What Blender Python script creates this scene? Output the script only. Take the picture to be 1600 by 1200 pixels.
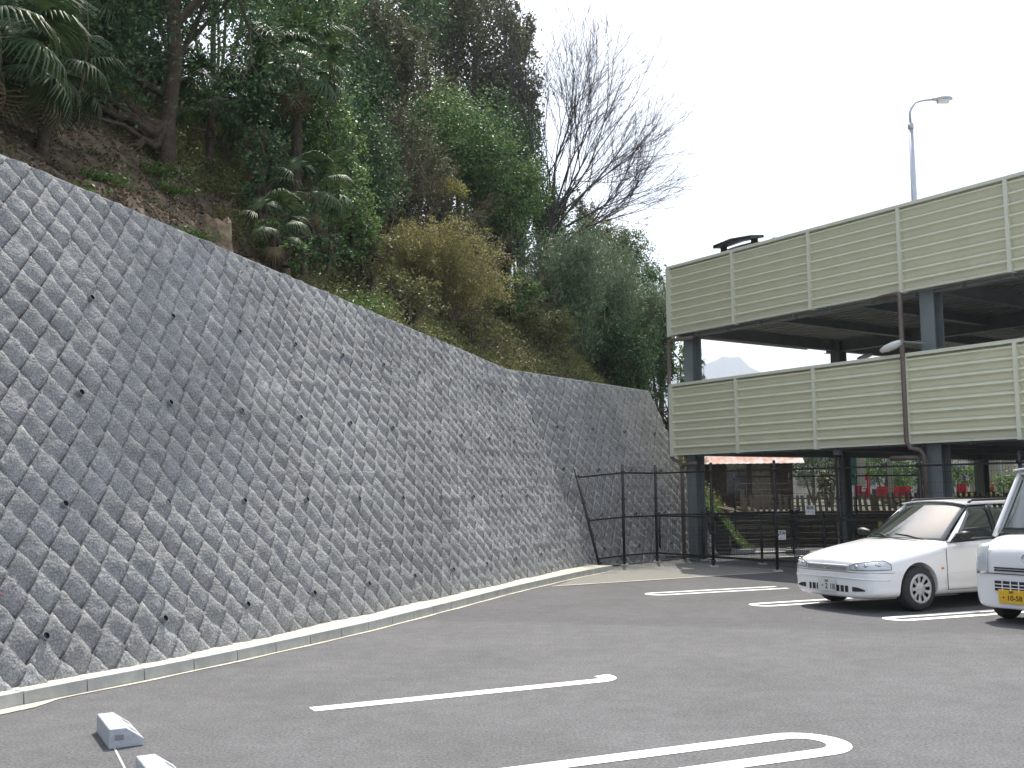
import bpy, bmesh, math, random
import numpy as np
from mathutils import Vector, Matrix, noise as mnoise
random.seed(7); RNG = np.random.default_rng(7)
R = math.radians; PI = math.pi
for o in list(bpy.data.objects): bpy.data.objects.remove(o)
S = bpy.context.scene; COL = S.collection

# ------------------------------------------------------------------ camera
F_PX, PITCH, ROLL, CH = 1627.4, 0.1032, -0.0088, 1.65
cp, sp, cr, sr = math.cos(PITCH), math.sin(PITCH), math.cos(ROLL), math.sin(ROLL)
cam = bpy.data.cameras.new('camera'); camo = bpy.data.objects.new('camera', cam); COL.objects.link(camo)
fw = Vector((0, cp, sp)); up0 = Vector((0, -sp, cp)); X0 = Vector((1, 0, 0))
rt = X0*cr + up0*sr; upv = -X0*sr + up0*cr
Mx = Matrix((rt, upv, -fw)).transposed().to_4x4(); Mx.translation = (0, 0, CH)
camo.matrix_world = Mx
cam.sensor_width = 36; cam.lens = F_PX/1600*36; cam.clip_end = 20000; cam.clip_start = .05
S.camera = camo
# ------------------------------------------------------------------ sky and sun
SUN_EL, SUN_AZ = R(59), R(6)          # azimuth measured from +Y towards +X
w = bpy.data.worlds.new('World'); S.world = w; w.use_nodes = True
nt = w.node_tree; nt.nodes.clear()
sky = nt.nodes.new('ShaderNodeTexSky'); sky.sky_type = 'NISHITA'; sky.sun_disc = False
sky.sun_elevation = SUN_EL; sky.sun_rotation = SUN_AZ; sky.dust_density = 3.2; sky.air_density = 1.0; sky.ozone_density = 1
bg = nt.nodes.new('ShaderNodeBackground'); bg.inputs[1].default_value = .11
bg2 = nt.nodes.new('ShaderNodeBackground'); bg2.inputs[0].default_value = (.93, .96, 1, 1); bg2.inputs[1].default_value = .50
ad = nt.nodes.new('ShaderNodeAddShader'); wo = nt.nodes.new('ShaderNodeOutputWorld')
nt.links.new(sky.outputs[0], bg.inputs[0]); nt.links.new(bg.outputs[0], ad.inputs[0]); nt.links.new(bg2.outputs[0], ad.inputs[1])
nt.links.new(ad.outputs[0], wo.inputs[0])
sl = bpy.data.lights.new('sun', 'SUN'); sl.energy = 4.8; sl.angle = R(.6); sl.color = (1, .95, .86)
so = bpy.data.objects.new('sun', sl); COL.objects.link(so)
sd = Vector((math.sin(SUN_AZ)*math.cos(SUN_EL), math.cos(SUN_AZ)*math.cos(SUN_EL), math.sin(SUN_EL)))
so.rotation_euler = sd.to_track_quat('Z', 'Y').to_euler()
S.view_settings.view_transform = 'Standard'; S.view_settings.look = 'None'
S.view_settings.exposure = .62; S.view_settings.gamma = 1; S.view_settings.use_curve_mapping = False
S.render.engine = 'CYCLES'

# ------------------------------------------------------------------ helpers
def ray(x, y):
    a = (x-800)/F_PX; b = (600-y)/F_PX
    u = cr*a - sr*b; v = sr*a + cr*b
    return np.array([u, cp-sp*v, sp+cp*v])
def gnd(x, y, z=0):
    d = ray(x, y); t = (z-CH)/d[2]; return np.array([d[0]*t, d[1]*t, z])
def zat(py, px, Y):
    d = ray(px, py); return CH + d[2]*Y/d[1]

def tag(o, label=None, cat=None, group=None, kind=None):
    if label: o['label'] = label
    if cat: o['category'] = cat
    if group: o['group'] = group
    if kind: o['kind'] = kind
    return o
def empty(name, loc, label, cat, rz=0, group=None):
    o = bpy.data.objects.new(name, None); COL.objects.link(o)
    o.location = loc; o.rotation_euler = (0, 0, rz); o.empty_display_size = .2
    return tag(o, label, cat, group)
def link(name, me, parent=None, loc=None, mat=None):
    o = bpy.data.objects.new(name, me); COL.objects.link(o)
    if parent is not None: o.parent = parent
    if loc is not None: o.location = loc
    if mat is not None and not me.materials: me.materials.append(mat)
    return o
def np_mesh(name, V, Fq, mat=None, smooth=False):
    """V (n,3), Fq (m,k) all faces same size"""
    me = bpy.data.meshes.new(name); V = np.asarray(V, np.float32); Fq = np.asarray(Fq, np.int32)
    m, k = Fq.shape
    me.vertices.add(len(V)); me.vertices.foreach_set('co', V.ravel())
    me.loops.add(m*k); me.loops.foreach_set('vertex_index', Fq.ravel())
    me.polygons.add(m); me.polygons.foreach_set('loop_start', np.arange(0, m*k, k, dtype=np.int32))
    me.polygons.foreach_set('loop_total', np.full(m, k, np.int32))
    if smooth: me.polygons.foreach_set('use_smooth', np.ones(m, bool))
    me.update(calc_edges=True)
    if mat: me.materials.append(mat)
    return me
class MB:
    """collects simple shapes into one mesh"""
    def __init__(s): s.v = []; s.f = []
    def add(s, v, f):
        n = len(s.v); s.v += [tuple(p) for p in v]; s.f += [tuple(i+n for i in q) for q in f]; return s
    def box(s, x0, x1, y0, y1, z0, z1, M=None):
        v = [Vector(p) for p in ((x0,y0,z0),(x1,y0,z0),(x1,y1,z0),(x0,y1,z0),(x0,y0,z1),(x1,y0,z1),(x1,y1,z1),(x0,y1,z1))]
        if M: v = [M @ p for p in v]
        return s.add(v, [(0,3,2,1),(4,5,6,7),(0,1,5,4),(1,2,6,5),(2,3,7,6),(3,0,4,7)])
    def beam(s, a, b, w_, h_, up=(0,0,1)):
        a = Vector(a); b = Vector(b); d = (b-a).normalized(); u = Vector(up); r = d.cross(u)
        if r.length < 1e-4: r = d.cross(Vector((1,0,0)))
        r.normalize(); u = r.cross(d)
        v = []
        for p in (a, b):
            for i, j in ((-1,-1),(1,-1),(1,1),(-1,1)): v.append(p + r*i*w_/2 + u*j*h_/2)
        return s.add(v, [(0,1,2,3),(7,6,5,4),(0,4,5,1),(1,5,6,2),(2,6,7,3),(3,7,4,0)])
    def tube(s, pts, r0, r1=None, n=8, cap=True):
        r1 = r0 if r1 is None else r1; pts = [Vector(p) for p in pts]; k = len(pts); v = []; f = []
        pr = None
        for i, p in enumerate(pts):
            d = (pts[min(i+1, k-1)] - pts[max(i-1, 0)]).normalized()
            if pr is None:
                a = d.cross(Vector((0,0,1)))
                if a.length < 1e-3: a = d.cross(Vector((1,0,0)))
            else: a = pr - d*pr.dot(d)
            a.normalize(); pr = a; b = d.cross(a); r = r0 + (r1-r0)*i/max(1, k-1)
            for j in range(n):
                t = 2*PI*j/n; v.append(p + (a*math.cos(t)+b*math.sin(t))*r)
        for i in range(k-1):
            for j in range(n):
                f.append((i*n+j, i*n+(j+1) % n, (i+1)*n+(j+1) % n, (i+1)*n+j))
        if cap: f.append(tuple(range(n))[::-1]); f.append(tuple((k-1)*n+j for j in range(n)))
        return s.add(v, f)
    def me(s, name, mat=None, smooth=False):
        me = bpy.data.meshes.new(name); me.from_pydata(s.v, [], s.f)
        if smooth:
            for p in me.polygons: p.use_smooth = True
        if mat: me.materials.append(mat)
        me.update(); return me
    def obj(s, name, mat, parent=None, smooth=False): return link(name, s.me(name, mat, smooth), parent)
def bevel(o, wd, seg=2):
    m = o.modifiers.new('bevel', 'BEVEL'); m.width = wd; m.segments = seg; m.limit_method = 'ANGLE'; m.angle_limit = R(35); return o

# ------------------------------------------------------------------ materials
def mat(name, col, rough=.7, col2=None, scale=8, bump=0, bscale=40, metal=0, spec=.5, detail=4, lo=.35, hi=.65, coat=0, extra=None):
    m = bpy.data.materials.new(name); m.use_nodes = True; t = m.node_tree; n = t.nodes; L = t.links
    p = n['Principled BSDF']; p.inputs['Roughness'].default_value = rough; p.inputs['Metallic'].default_value = metal
    p.inputs['Specular IOR Level'].default_value = spec; p.inputs['Coat Weight'].default_value = coat
    p.inputs['Base Color'].default_value = (*col, 1)
    tc = n.new('ShaderNodeTexCoord')
    if col2:
        nz = n.new('ShaderNodeTexNoise'); nz.inputs['Scale'].default_value = scale; nz.inputs['Detail'].default_value = detail
        nz.inputs['Roughness'].default_value = .65
        r = n.new('ShaderNodeValToRGB'); r.color_ramp.elements[0].position = lo; r.color_ramp.elements[1].position = hi
        r.color_ramp.elements[0].color = (*col, 1); r.color_ramp.elements[1].color = (*col2, 1)
        L.new(tc.outputs['Object'], nz.inputs['Vector']); L.new(nz.outputs['Fac'], r.inputs['Fac'])
        L.new(r.outputs['Color'], p.inputs['Base Color'])
    if bump:
        nb = n.new('ShaderNodeTexNoise'); nb.inputs['Scale'].default_value = bscale; nb.inputs['Detail'].default_value = 5
        b = n.new('ShaderNodeBump'); b.inputs['Strength'].default_value = bump; b.inputs['Distance'].default_value = .02
        L.new(tc.outputs['Object'], nb.inputs['Vector']); L.new(nb.outputs['Fac'], b.inputs['Height']); L.new(b.outputs['Normal'], p.inputs['Normal'])
    return m
def second_noise(m, mult_lo, mult_hi, scale, coords='Object', detail=6):
    """multiply base colour by another noise"""
    t = m.node_tree; n = t.nodes; L = t.links; p = n['Principled BSDF']
    tc = n.new('ShaderNodeTexCoord'); nz = n.new('ShaderNodeTexNoise'); nz.inputs['Scale'].default_value = scale; nz.inputs['Detail'].default_value = detail
    mr = n.new('ShaderNodeMapRange'); mr.inputs['From Min'].default_value = .3; mr.inputs['From Max'].default_value = .7
    mr.inputs['To Min'].default_value = mult_lo; mr.inputs['To Max'].default_value = mult_hi
    mx = n.new('ShaderNodeMix'); mx.data_type = 'RGBA'; mx.blend_type = 'MULTIPLY'; mx.inputs[0].default_value = 1
    L.new(tc.outputs[coords], nz.inputs['Vector']); L.new(nz.outputs['Fac'], mr.inputs['Value'])
    src = p.inputs['Base Color'].links
    if src: L.new(src[0].from_socket, mx.inputs[6])
    else: mx.inputs[6].default_value = p.inputs['Base Color'].default_value
    L.new(mr.outputs[0], mx.inputs[7]); L.new(mx.outputs[2], p.inputs['Base Color']); return m
def leafmat(name, cols, rough=.5, trans=.3, spec=.35):
    m = bpy.data.materials.new(name); m.use_nodes = True; t = m.node_tree; n = t.nodes; L = t.links
    p = n['Principled BSDF']; p.inputs['Roughness'].default_value = rough; p.inputs['Specular IOR Level'].default_value = spec
    g = n.new('ShaderNodeNewGeometry'); r = n.new('ShaderNodeValToRGB'); r.color_ramp.interpolation = 'LINEAR'
    e = r.color_ramp.elements
    for i, c in enumerate(cols):
        q = i/(len(cols)-1)
        if i == 0: el = e[0]
        elif i == len(cols)-1: el = e[-1]
        else: el = e.new(q)
        el.position = q; el.color = (*c, 1)
    L.new(g.outputs['Random Per Island'], r.inputs['Fac']); L.new(r.outputs['Color'], p.inputs['Base Color'])
    tr = n.new('ShaderNodeBsdfTranslucent'); mx = n.new('ShaderNodeMixShader'); mx.inputs[0].default_value = trans
    L.new(r.outputs['Color'], tr.inputs['Color']); L.new(p.outputs[0], mx.inputs[1]); L.new(tr.outputs[0], mx.inputs[2])
    L.new(mx.outputs[0], n['Material Output'].inputs['Surface']); return m

M = {}
# speckled split granite-like concrete of the wall blocks
def block_material():
    m = mat('split_block', (.160,.164,.165), .9, (.40,.40,.39), scale=60, bump=1.0, bscale=30, spec=.25, lo=.36, hi=.66)
    second_noise(m, .86, 1.12, 2.3, detail=3)
    t = m.node_tree; n = t.nodes; L = t.links; p = n['Principled BSDF']
    oi = n.new('ShaderNodeObjectInfo'); mr = n.new('ShaderNodeMapRange'); mr.inputs['To Min'].default_value = .93; mr.inputs['To Max'].default_value = 1.06
    mx = n.new('ShaderNodeMix'); mx.data_type = 'RGBA'; mx.blend_type = 'MULTIPLY'; mx.inputs[0].default_value = 1
    L.new(oi.outputs['Random'], mr.inputs['Value']); L.new(p.inputs['Base Color'].links[0].from_socket, mx.inputs[6])
    L.new(mr.outputs[0], mx.inputs[7])
    gz = n.new('ShaderNodeNewGeometry'); nw = n.new('ShaderNodeTexNoise'); nw.inputs['Scale'].default_value = .55; nw.inputs['Detail'].default_value = 4
    rw = n.new('ShaderNodeMapRange'); rw.inputs['From Min'].default_value = .35; rw.inputs['From Max'].default_value = .7; rw.inputs['To Min'].default_value = .86; rw.inputs['To Max'].default_value = 1.12
    L.new(gz.outputs['Position'], nw.inputs['Vector']); L.new(nw.outputs['Fac'], rw.inputs['Value']); mw = n.new('ShaderNodeMix'); mw.data_type = 'RGBA'; mw.blend_type = 'MULTIPLY'; mw.inputs[0].default_value = 1
    L.new(mx.outputs[2], mw.inputs[6]); L.new(rw.outputs[0], mw.inputs[7]); mx = mw
    # mossy olive stains
    tc = n.new('ShaderNodeTexCoord'); nz = n.new('ShaderNodeTexNoise'); nz.inputs['Scale'].default_value = 6; nz.inputs['Detail'].default_value = 7
    r = n.new('ShaderNodeMapRange'); r.inputs['From Min'].default_value = .58; r.inputs['From Max'].default_value = .75; r.inputs['To Max'].default_value = .45
    m2 = n.new('ShaderNodeMix'); m2.data_type = 'RGBA'; m2.inputs[7].default_value = (.17,.17,.12,1)
    L.new(tc.outputs['Object'], nz.inputs['Vector']); L.new(nz.outputs['Fac'], r.inputs['Value']); L.new(r.outputs[0], m2.inputs[0])
    L.new(mx.outputs[2], m2.inputs[6]); L.new(m2.outputs[2], p.inputs['Base Color'])
    return m
M['block'] = block_material()
M['core'] = mat('wall_joint', (.20,.20,.19), .95, (.25,.25,.23), 10)
M['conc'] = mat('pale_concrete', (.50,.46,.36), .9, (.62,.58,.47), 3, .35, 60)
second_noise(M['conc'], .8, 1.05, 12)
M['kerb'] = mat('kerb_concrete', (.36,.36,.33), .9, (.46,.46,.42), 6, .3, 70)
M['cope'] = mat('coping_concrete', (.30,.30,.27), .9, (.42,.41,.36), 5, .3, 50)
M['gravel'] = mat('gravel', (.11,.107,.095), .95, (.29,.285,.255), 90, 1.0, 60)
M['earth'] = mat('far_ground', (.075,.07,.05), .95, (.05,.06,.03), .3, .4, 3)
M['paint'] = mat('white_road_paint', (.60,.60,.58), .7, (.84,.84,.82), 18, .2, 90, lo=.28, hi=.45)
M['beige'] = mat('cream_steel', (.655,.65,.49), .5, (.68,.675,.515), 2)
M['beige_trim'] = mat('cream_steel_trim', (.62,.63,.50), .45, (.65,.66,.53), 2)
M['steel'] = mat('grey_steel', (.15,.175,.18), .5, (.18,.205,.205), 3)
M['steel_dk'] = mat('dark_steel', (.17,.185,.19), .55, (.21,.225,.23), 3)
M['slab'] = mat('deck_underside', (.27,.27,.255), .8, (.34,.34,.32), 2)
M['brown'] = mat('brown_pipe', (.13,.095,.08), .5, (.16,.12,.10), 4)
M['galv'] = mat('galvanised', (.42,.45,.50), .4, (.52,.55,.60), 30, metal=.5)
M['black'] = mat('black_fence', (.012,.012,.014), .45)
M['rubber'] = mat('tyre_rubber', (.02,.02,.021), .8, (.03,.03,.03), 30)
M['white'] = mat('white_car_paint', (.80,.80,.80), .25, coat=.6, spec=.5)
M['silver'] = mat('wheel_silver', (.50,.51,.52), .35, metal=.6)
M['chrome'] = mat('chrome', (.65,.66,.68), .15, metal=1)
M['plastic'] = mat('black_plastic', (.018,.018,.02), .5)
M['glass'] = mat('car_glass', (.03,.04,.038), .04, spec=1.0, coat=1)
M['lens'] = mat('lamp_lens', (.46,.49,.50), .06, (.56,.59,.60), 5, spec=1, coat=1)
M['amber'] = mat('amber_lens', (.7,.16,.02), .3)
M['plate_w'] = mat('plate_white', (.62,.64,.60), .5)
M['plate_y'] = mat('plate_yellow', (.72,.42,.02), .5)
M['ink_g'] = mat('plate_ink', (.01,.06,.03), .5)
M['ink_k'] = mat('plate_black_ink', (.02,.02,.02), .5)
M['bark'] = mat('bark', (.07,.052,.035), .95, (.14,.11,.075), 9, 1, 25)
M['bark_red'] = mat('root_bark', (.05,.034,.022), .95, (.10,.07,.045), 7, 1, 20)
M['bark_grey'] = mat('twig_bark', (.045,.038,.036), .9, (.075,.065,.06), 4)
M['twig_tan'] = mat('tan_twig', (.17,.125,.085), .9, (.24,.18,.12), 4)
M['stump'] = mat('stump_wood', (.10,.07,.045), .95, (.34,.25,.165), 6, 1, 18)
M['fibre'] = mat('palm_fibre', (.055,.042,.03), 1, (.11,.085,.055), 18, 1, 30)
M['wood_dk'] = mat('dark_timber', (.045,.033,.025), .9, (.10,.07,.05), 7, .6, 25)
M['wood_gy'] = mat('weathered_timber', (.15,.13,.105), .9, (.26,.23,.19), 9, .6, 30)
M['rust'] = mat('rusty_roof', (.40,.34,.325), .7, (.33,.13,.07), 1.6, lo=.45, hi=.62)
M['mosswall'] = mat('mossy_old_wall', (.045,.045,.032), .95, (.10,.09,.06), 3, .7, 15)
M['red'] = mat('red_cloth', (.30,.012,.018), .8, (.42,.02,.03), 5)
M['whitecloth'] = mat('white_mark', (.75,.75,.75), .8)
M['house'] = mat('house_wall', (.55,.53,.48), .8, (.45,.43,.38), 1)
M['roof'] = mat('roof_tile', (.10,.105,.12), .6, (.15,.15,.16), 9)
M['pane'] = mat('house_glass', (.04,.05,.06), .1, spec=1)
M['yellow'] = mat('yellow_plastic', (.75,.55,.02), .5)
M['lampglass'] = mat('lamp_cover', (.75,.76,.74), .3)
M['teal'] = mat('teal_tarp', (.03,.14,.12), .6)
M['paint_red'] = mat('red_marker', (.42,.12,.12), .8)
M['L_dark'] = leafmat('dark_leaf', [(0.030,0.070,0.033),(0.051,0.109,0.045),(0.076,0.149,0.057),(0.144,0.219,0.081)], .55, .3, .3)
M['L_cam'] = leafmat('camellia_leaf', [(0.043,0.101,0.041),(0.076,0.158,0.053),(0.126,0.219,0.069),(0.254,0.333,0.081)], .5, .32, .3)
M['L_brn'] = leafmat('brownish_evergreen_leaf', [(0.059,0.070,0.036),(0.101,0.105,0.055),(0.144,0.136,0.073),(0.101,0.149,0.065)], .6, .25)
M['L_yel'] = leafmat('yellow_flower', [(0.163,0.163,0.056),(0.312,0.294,0.088),(0.450,0.413,0.112),(0.188,0.213,0.069)], .6, .3)
M['L_olive'] = leafmat('olive_leaf', [(0.092,0.109,0.041),(0.151,0.166,0.057),(0.220,0.210,0.073),(0.101,0.149,0.049)], .6, .3)
M['L_bam'] = leafmat('bamboo_leaf', [(0.076,0.140,0.073),(0.126,0.201,0.098),(0.203,0.271,0.146),(0.288,0.350,0.211)], .45, .3)
M['L_palm'] = leafmat('palm_leaf', [(.026,.055,.020),(.042,.080,.026),(.085,.12,.04)], .55, .2, .3)
M['L_dead'] = leafmat('dry_leaf', [(.14,.10,.055),(.24,.18,.11)], .7, .2)
M['L_litter'] = leafmat('leaf_litter', [(.06,.04,.024),(.115,.078,.046),(.19,.135,.085),(.32,.24,.17)], .85, .1)
M['L_weed'] = leafmat('bright_weed', [(.05,.10,.02),(.08,.15,.03),(.13,.20,.05)], .5, .35)
M['L_red'] = leafmat('red_flower', [(.45,.02,.03),(.6,.03,.05),(.3,.03,.03)], .6, .3)

# ------------------------------------------------------------------ plan geometry
BAT = .45
B = np.array([1.682, 22.615]); A1 = R(21.6); A2 = R(39.9)
d1 = np.array([math.sin(A1), math.cos(A1)]); n1 = np.array([-d1[1], d1[0]])
d2 = np.array([math.sin(A2), math.cos(A2)]); n2 = np.array([-d2[1], d2[0]])
LW = math.sqrt(1+BAT*BAT)
top1 = lambda u: 4.85 - .0737*u
top2 = lambda u: 4.85 - .018*u
E2 = 5.45                                # length of the second wall
PE = B + d2*E2
def bend(u):
    return .11*np.maximum(0, -np.asarray(u, float)-13.4)
def w1(u, v, h=0.):
    u = np.asarray(u, float); v = np.asarray(v, float); h = np.asarray(h, float)
    q = bend(u) + v*BAT/LW - h/LW
    return np.stack([B[0]+d1[0]*u+n1[0]*q, B[1]+d1[1]*u+n1[1]*q, v/LW + h*BAT/LW + 0*u], -1)
def w2(u, v, h=0.):
    u = np.asarray(u, float); v = np.asarray(v, float); h = np.asarray(h, float)
    q = v*BAT/LW - h/LW
    return np.stack([B[0]+d2[0]*u+n2[0]*q, B[1]+d2[1]*u+n2[1]*q, v/LW + h*BAT/LW + 0*u], -1)
A3 = R(13); d3 = np.array([math.sin(A3), math.cos(A3)]); n3 = np.array([-d3[1], d3[0]])
P3 = PE + d2*1.0 + np.array([.3, 0])
def hill(x, y):
    x = np.asarray(x, float); y = np.asarray(y, float)
    ux = (x-B[0])*d1[0]+(y-B[1])*d1[1]
    q1 = (x-B[0])*n1[0]+(y-B[1])*n1[1] - bend(ux)
    q2 = (x-B[0])*n2[0]+(y-B[1])*n2[1]
    q = np.maximum(q1, q2)
    Hh = np.where(q1 >= q2, (4.85-.0737*np.clip(ux, -20, 0))/LW, 4.4) - .12
    d = q - BAT*Hh - .35
    s = np.clip((ux+12.5)/7, 0, 1); s = s*s*(3-2*s)
    crest = 3.5 + 6.2*s
    dd = np.maximum(d, 0); sl = .74+.14*s
    rise = np.where(dd*sl < crest, dd*sl, crest + .12*(dd-crest/sl))
    bump_ = .10*np.sin(x*2.1+y*1.3)+.08*np.sin(x*4.3-y*3.1)+.05*np.sin(x*7.7+y*8.9)
    zA = np.where(d > 0, Hh + rise + bump_*np.clip(dd, 0, 1), Hh - .25)
    q3 = (x-P3[0])*n3[0]+(y-P3[1])*n3[1]
    zB = np.where(q3 < 5., 1.15*q3, 5.75+.8*(q3-5.)) + bump_*.6
    return np.minimum(zA, zB), q
def site(px, qq, py=400):
    """ground point seen in column px that lies qq metres behind the foot of the wall"""
    d = ray(px, py); t = 4.
    while t < 90:
        _, q = hill(d[0]*t, d[1]*t)
        if q >= qq: break
        t += .05
    x, y = d[0]*t, d[1]*t
    return float(x), float(y), float(hill(x, y)[0])

# ------------------------------------------------------------------ ground
def sheet(name, poly, z, m, kind='structure'):
    me = bpy.data.meshes.new(name); me.from_pydata([(x, y, z) for x, y in poly], [], [tuple(range(len(poly)))])
    me.materials.append(m); me.update(); o = link(name, me); o['kind'] = kind; return o
sheet('ground', [(-4000,-4000),(4000,-4000),(4000,6000),(-4000,6000)], -.03, M['earth'])
def asphalt_material():
    m = mat('asphalt', (.086,.086,.089), .88, (.146,.146,.151), 170, .5, 150, spec=.3, detail=3, lo=.3, hi=.7)
    second_noise(m, .88, 1.09, .8, detail=7); second_noise(m, .90, 1.10, 5); second_noise(m, .66, 1.34, 48, detail=2)
    t = m.node_tree; n = t.nodes; L = t.links; p = n['Principled BSDF']
    tc = n.new('ShaderNodeTexCoord'); sx = n.new('ShaderNodeSeparateXYZ'); L.new(tc.outputs['Object'], sx.inputs[0])
    # darker newer strip of asphalt along the far bays
    a = n.new('ShaderNodeMath'); a.operation = 'MULTIPLY'; a.inputs[1].default_value = .27
    b = n.new('ShaderNodeMath'); b.operation = 'ADD'; nz = n.new('ShaderNodeTexNoise'); nz.inputs['Scale'].default_value = .9
    c = n.new('ShaderNodeMath'); c.operation = 'MULTIPLY_ADD'; c.inputs[1].default_value = .35
    L.new(sx.outputs['X'], a.inputs[0]); L.new(sx.outputs['Y'], b.inputs[0]); L.new(a.outputs[0], b.inputs[1])
    L.new(tc.outputs['Object'], nz.inputs['Vector']); L.new(nz.outputs['Fac'], c.inputs[0]); L.new(b.outputs[0], c.inputs[2])
    mr = n.new('ShaderNodeMapRange'); mr.inputs['From Min'].default_value = 13.5; mr.inputs['From Max'].default_value = 13.8
    mr.inputs['To Min'].default_value = 1; mr.inputs['To Max'].default_value = .84
    mx = n.new('ShaderNodeMix'); mx.data_type = 'RGBA'; mx.blend_type = 'MULTIPLY'; mx.inputs[0].default_value = 1
    L.new(c.outputs[0], mr.inputs['Value']); L.new(p.inputs['Base Color'].links[0].from_socket, mx.inputs[6]); L.new(mr.outputs[0], mx.inputs[7])
    L.new(mx.outputs[2], p.inputs['Base Color']); return m
M['asphalt'] = asphalt_material()
gl0 = gnd(870, 916)[:2]; gl1 = gnd(1185, 896)[:2]; gd = (gl1-gl0)/np.linalg.norm(gl1-gl0)
sheet('parking_lot', [(-14,-14),(30,-14),(34,52),(4.2,44),(6.9,30.5),(PE[0]+.15,PE[1]),(B[0]+.12,B[1]-.25),(-5.2,7.),(-11,-6)], 0, M['asphalt'])
g2 = gl1 + gd*.6
sheet('gravel_bed', [tuple(gl0+gd*-.05), tuple(g2), (5.5,21.9), (4.6,23.2), (3.9,24.6), (5.3,27.0), (PE[0]+.05,PE[1]-.05), (B[0]+.1,B[1]+.02), (1.9,22.2)], .004, M['gravel'])
def strip(name, a, b, wd, z, m):
    a = np.array(a); b = np.array(b); d = (b-a)/np.linalg.norm(b-a); n = np.array([-d[1], d[0]])*wd/2
    return sheet(name, [tuple(a-n), tuple(b-n), tuple(b+n), tuple(a+n)], z, m)
strip('concrete_edging', gl0-gd*.1, g2, .07, .008, M['conc'])

# ------------------------------------------------------------------ painted bay lines
def uline(name, tip, ang, length, gap=.32, wd=.15, far=True, near=True, z=.004, cap=True):
    """two parallel painted lines joined by a rounded end at tip; ang = direction away from the tip"""
    d = np.array([math.cos(ang), math.sin(ang)]); n = np.array([-d[1], d[0]]); r = gap/2; v = []; f = []
    def add(p, q):
        v.append((*p, z)); v.append((*q, z))
    def ln(side, t0, t1):
        i = len(v); a = tip+d*(r)+n*side*r
        v.extend([(*(a+d*t0+n*wd/2), z), (*(a+d*t1+n*wd/2), z), (*(a+d*t1-n*wd/2), z), (*(a+d*t0-n*wd/2), z)]); f.append((i, i+3, i+2, i+1))
    if far: ln(1, 0, length)
    if near: ln(-1, 0, length if isinstance(near, bool) else near)
    if cap:
        k = 14; i0 = len(v)
        for j in range(k+1):
            t = PI/2 + PI*j/k; c = tip+d*r
            e = d*math.cos(t)+n*math.sin(t)
            v.append((*(c+e*(r+wd/2)), z)); v.append((*(c+e*(r-wd/2)), z))
        for j in range(k): a = i0+2*j; f.append((a, a+1, a+3, a+2))
    me = bpy.data.meshes.new(name); me.from_pydata(v, [], f); me.materials.append(M['paint']); me.update()
    o = link(name, me); o['kind'] = 'structure'; return o
BA = R(24)
uline('bay_line', gnd(1015, 929)[:2], R(23), 2.4, .34, .11)
uline('bay_line', gnd(1180, 946)[:2], R(23), 3.5, .34, .12)
uline('bay_line', gnd(1393, 968)[:2], R(22.5), 4.2, .30)
# near bays open to the left
t1 = gnd(1316, 1163)[:2]
u0_, u1_ = gnd(840, 1200)[:2], gnd(1230, 1150)[:2]; ud = (u1_-u0_)/np.linalg.norm(u1_-u0_); un = np.array([-ud[1], ud[0]])
l0_, l1_ = gnd(1060, 1200)[:2], gnd(1280, 1177)[:2]; gp = abs(float((l1_-u1_) @ un))
tip_ = u1_ - un*gp/2; tip_ = tip_ + ud*float((t1-tip_) @ ud)
uline('bay_line', tuple(tip_), math.atan2(-ud[1], -ud[0]), 5., gp, .16)
# single long line with a hooked end
a_ = gnd(487, 1109)[:2]; b_ = gnd(935, 1064)[:2]; dd_ = (b_-a_)/np.linalg.norm(b_-a_); nn_ = np.array([-dd_[1], dd_[0]])
v = []; f = []
path = [a_, b_] + [b_ + dd_*.16*math.sin(t) + nn_*.16*(1-math.cos(t)) for t in np.linspace(.25, PI*.62, 8)]
for i, p in enumerate(path):
    q0 = path[max(i-1, 0)]; q1 = path[min(i+1, len(path)-1)]; d = (q1-q0)/np.linalg.norm(q1-q0); n = np.array([-d[1], d[0]])*.082
    v += [(*(p-n), .004), (*(p+n), .004)]
f = [(2*i, 2*i+2, 2*i+3, 2*i+1) for i in range(len(path)-1)]
me = bpy.data.meshes.new('bay_line'); me.from_pydata(v, [], f); me.materials.append(M['paint']); me.update(); o = link('bay_line', me); o['kind'] = 'structure'
# expansion seam beside the wheel stops
s0 = gnd(168, 1148)[:2]; s1 = gnd(197, 1205)[:2]; s1 = s0 + (s1-s0)*2.2
strip('asphalt_seam', s0, s1, .014, .003, M['kerb'])

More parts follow.
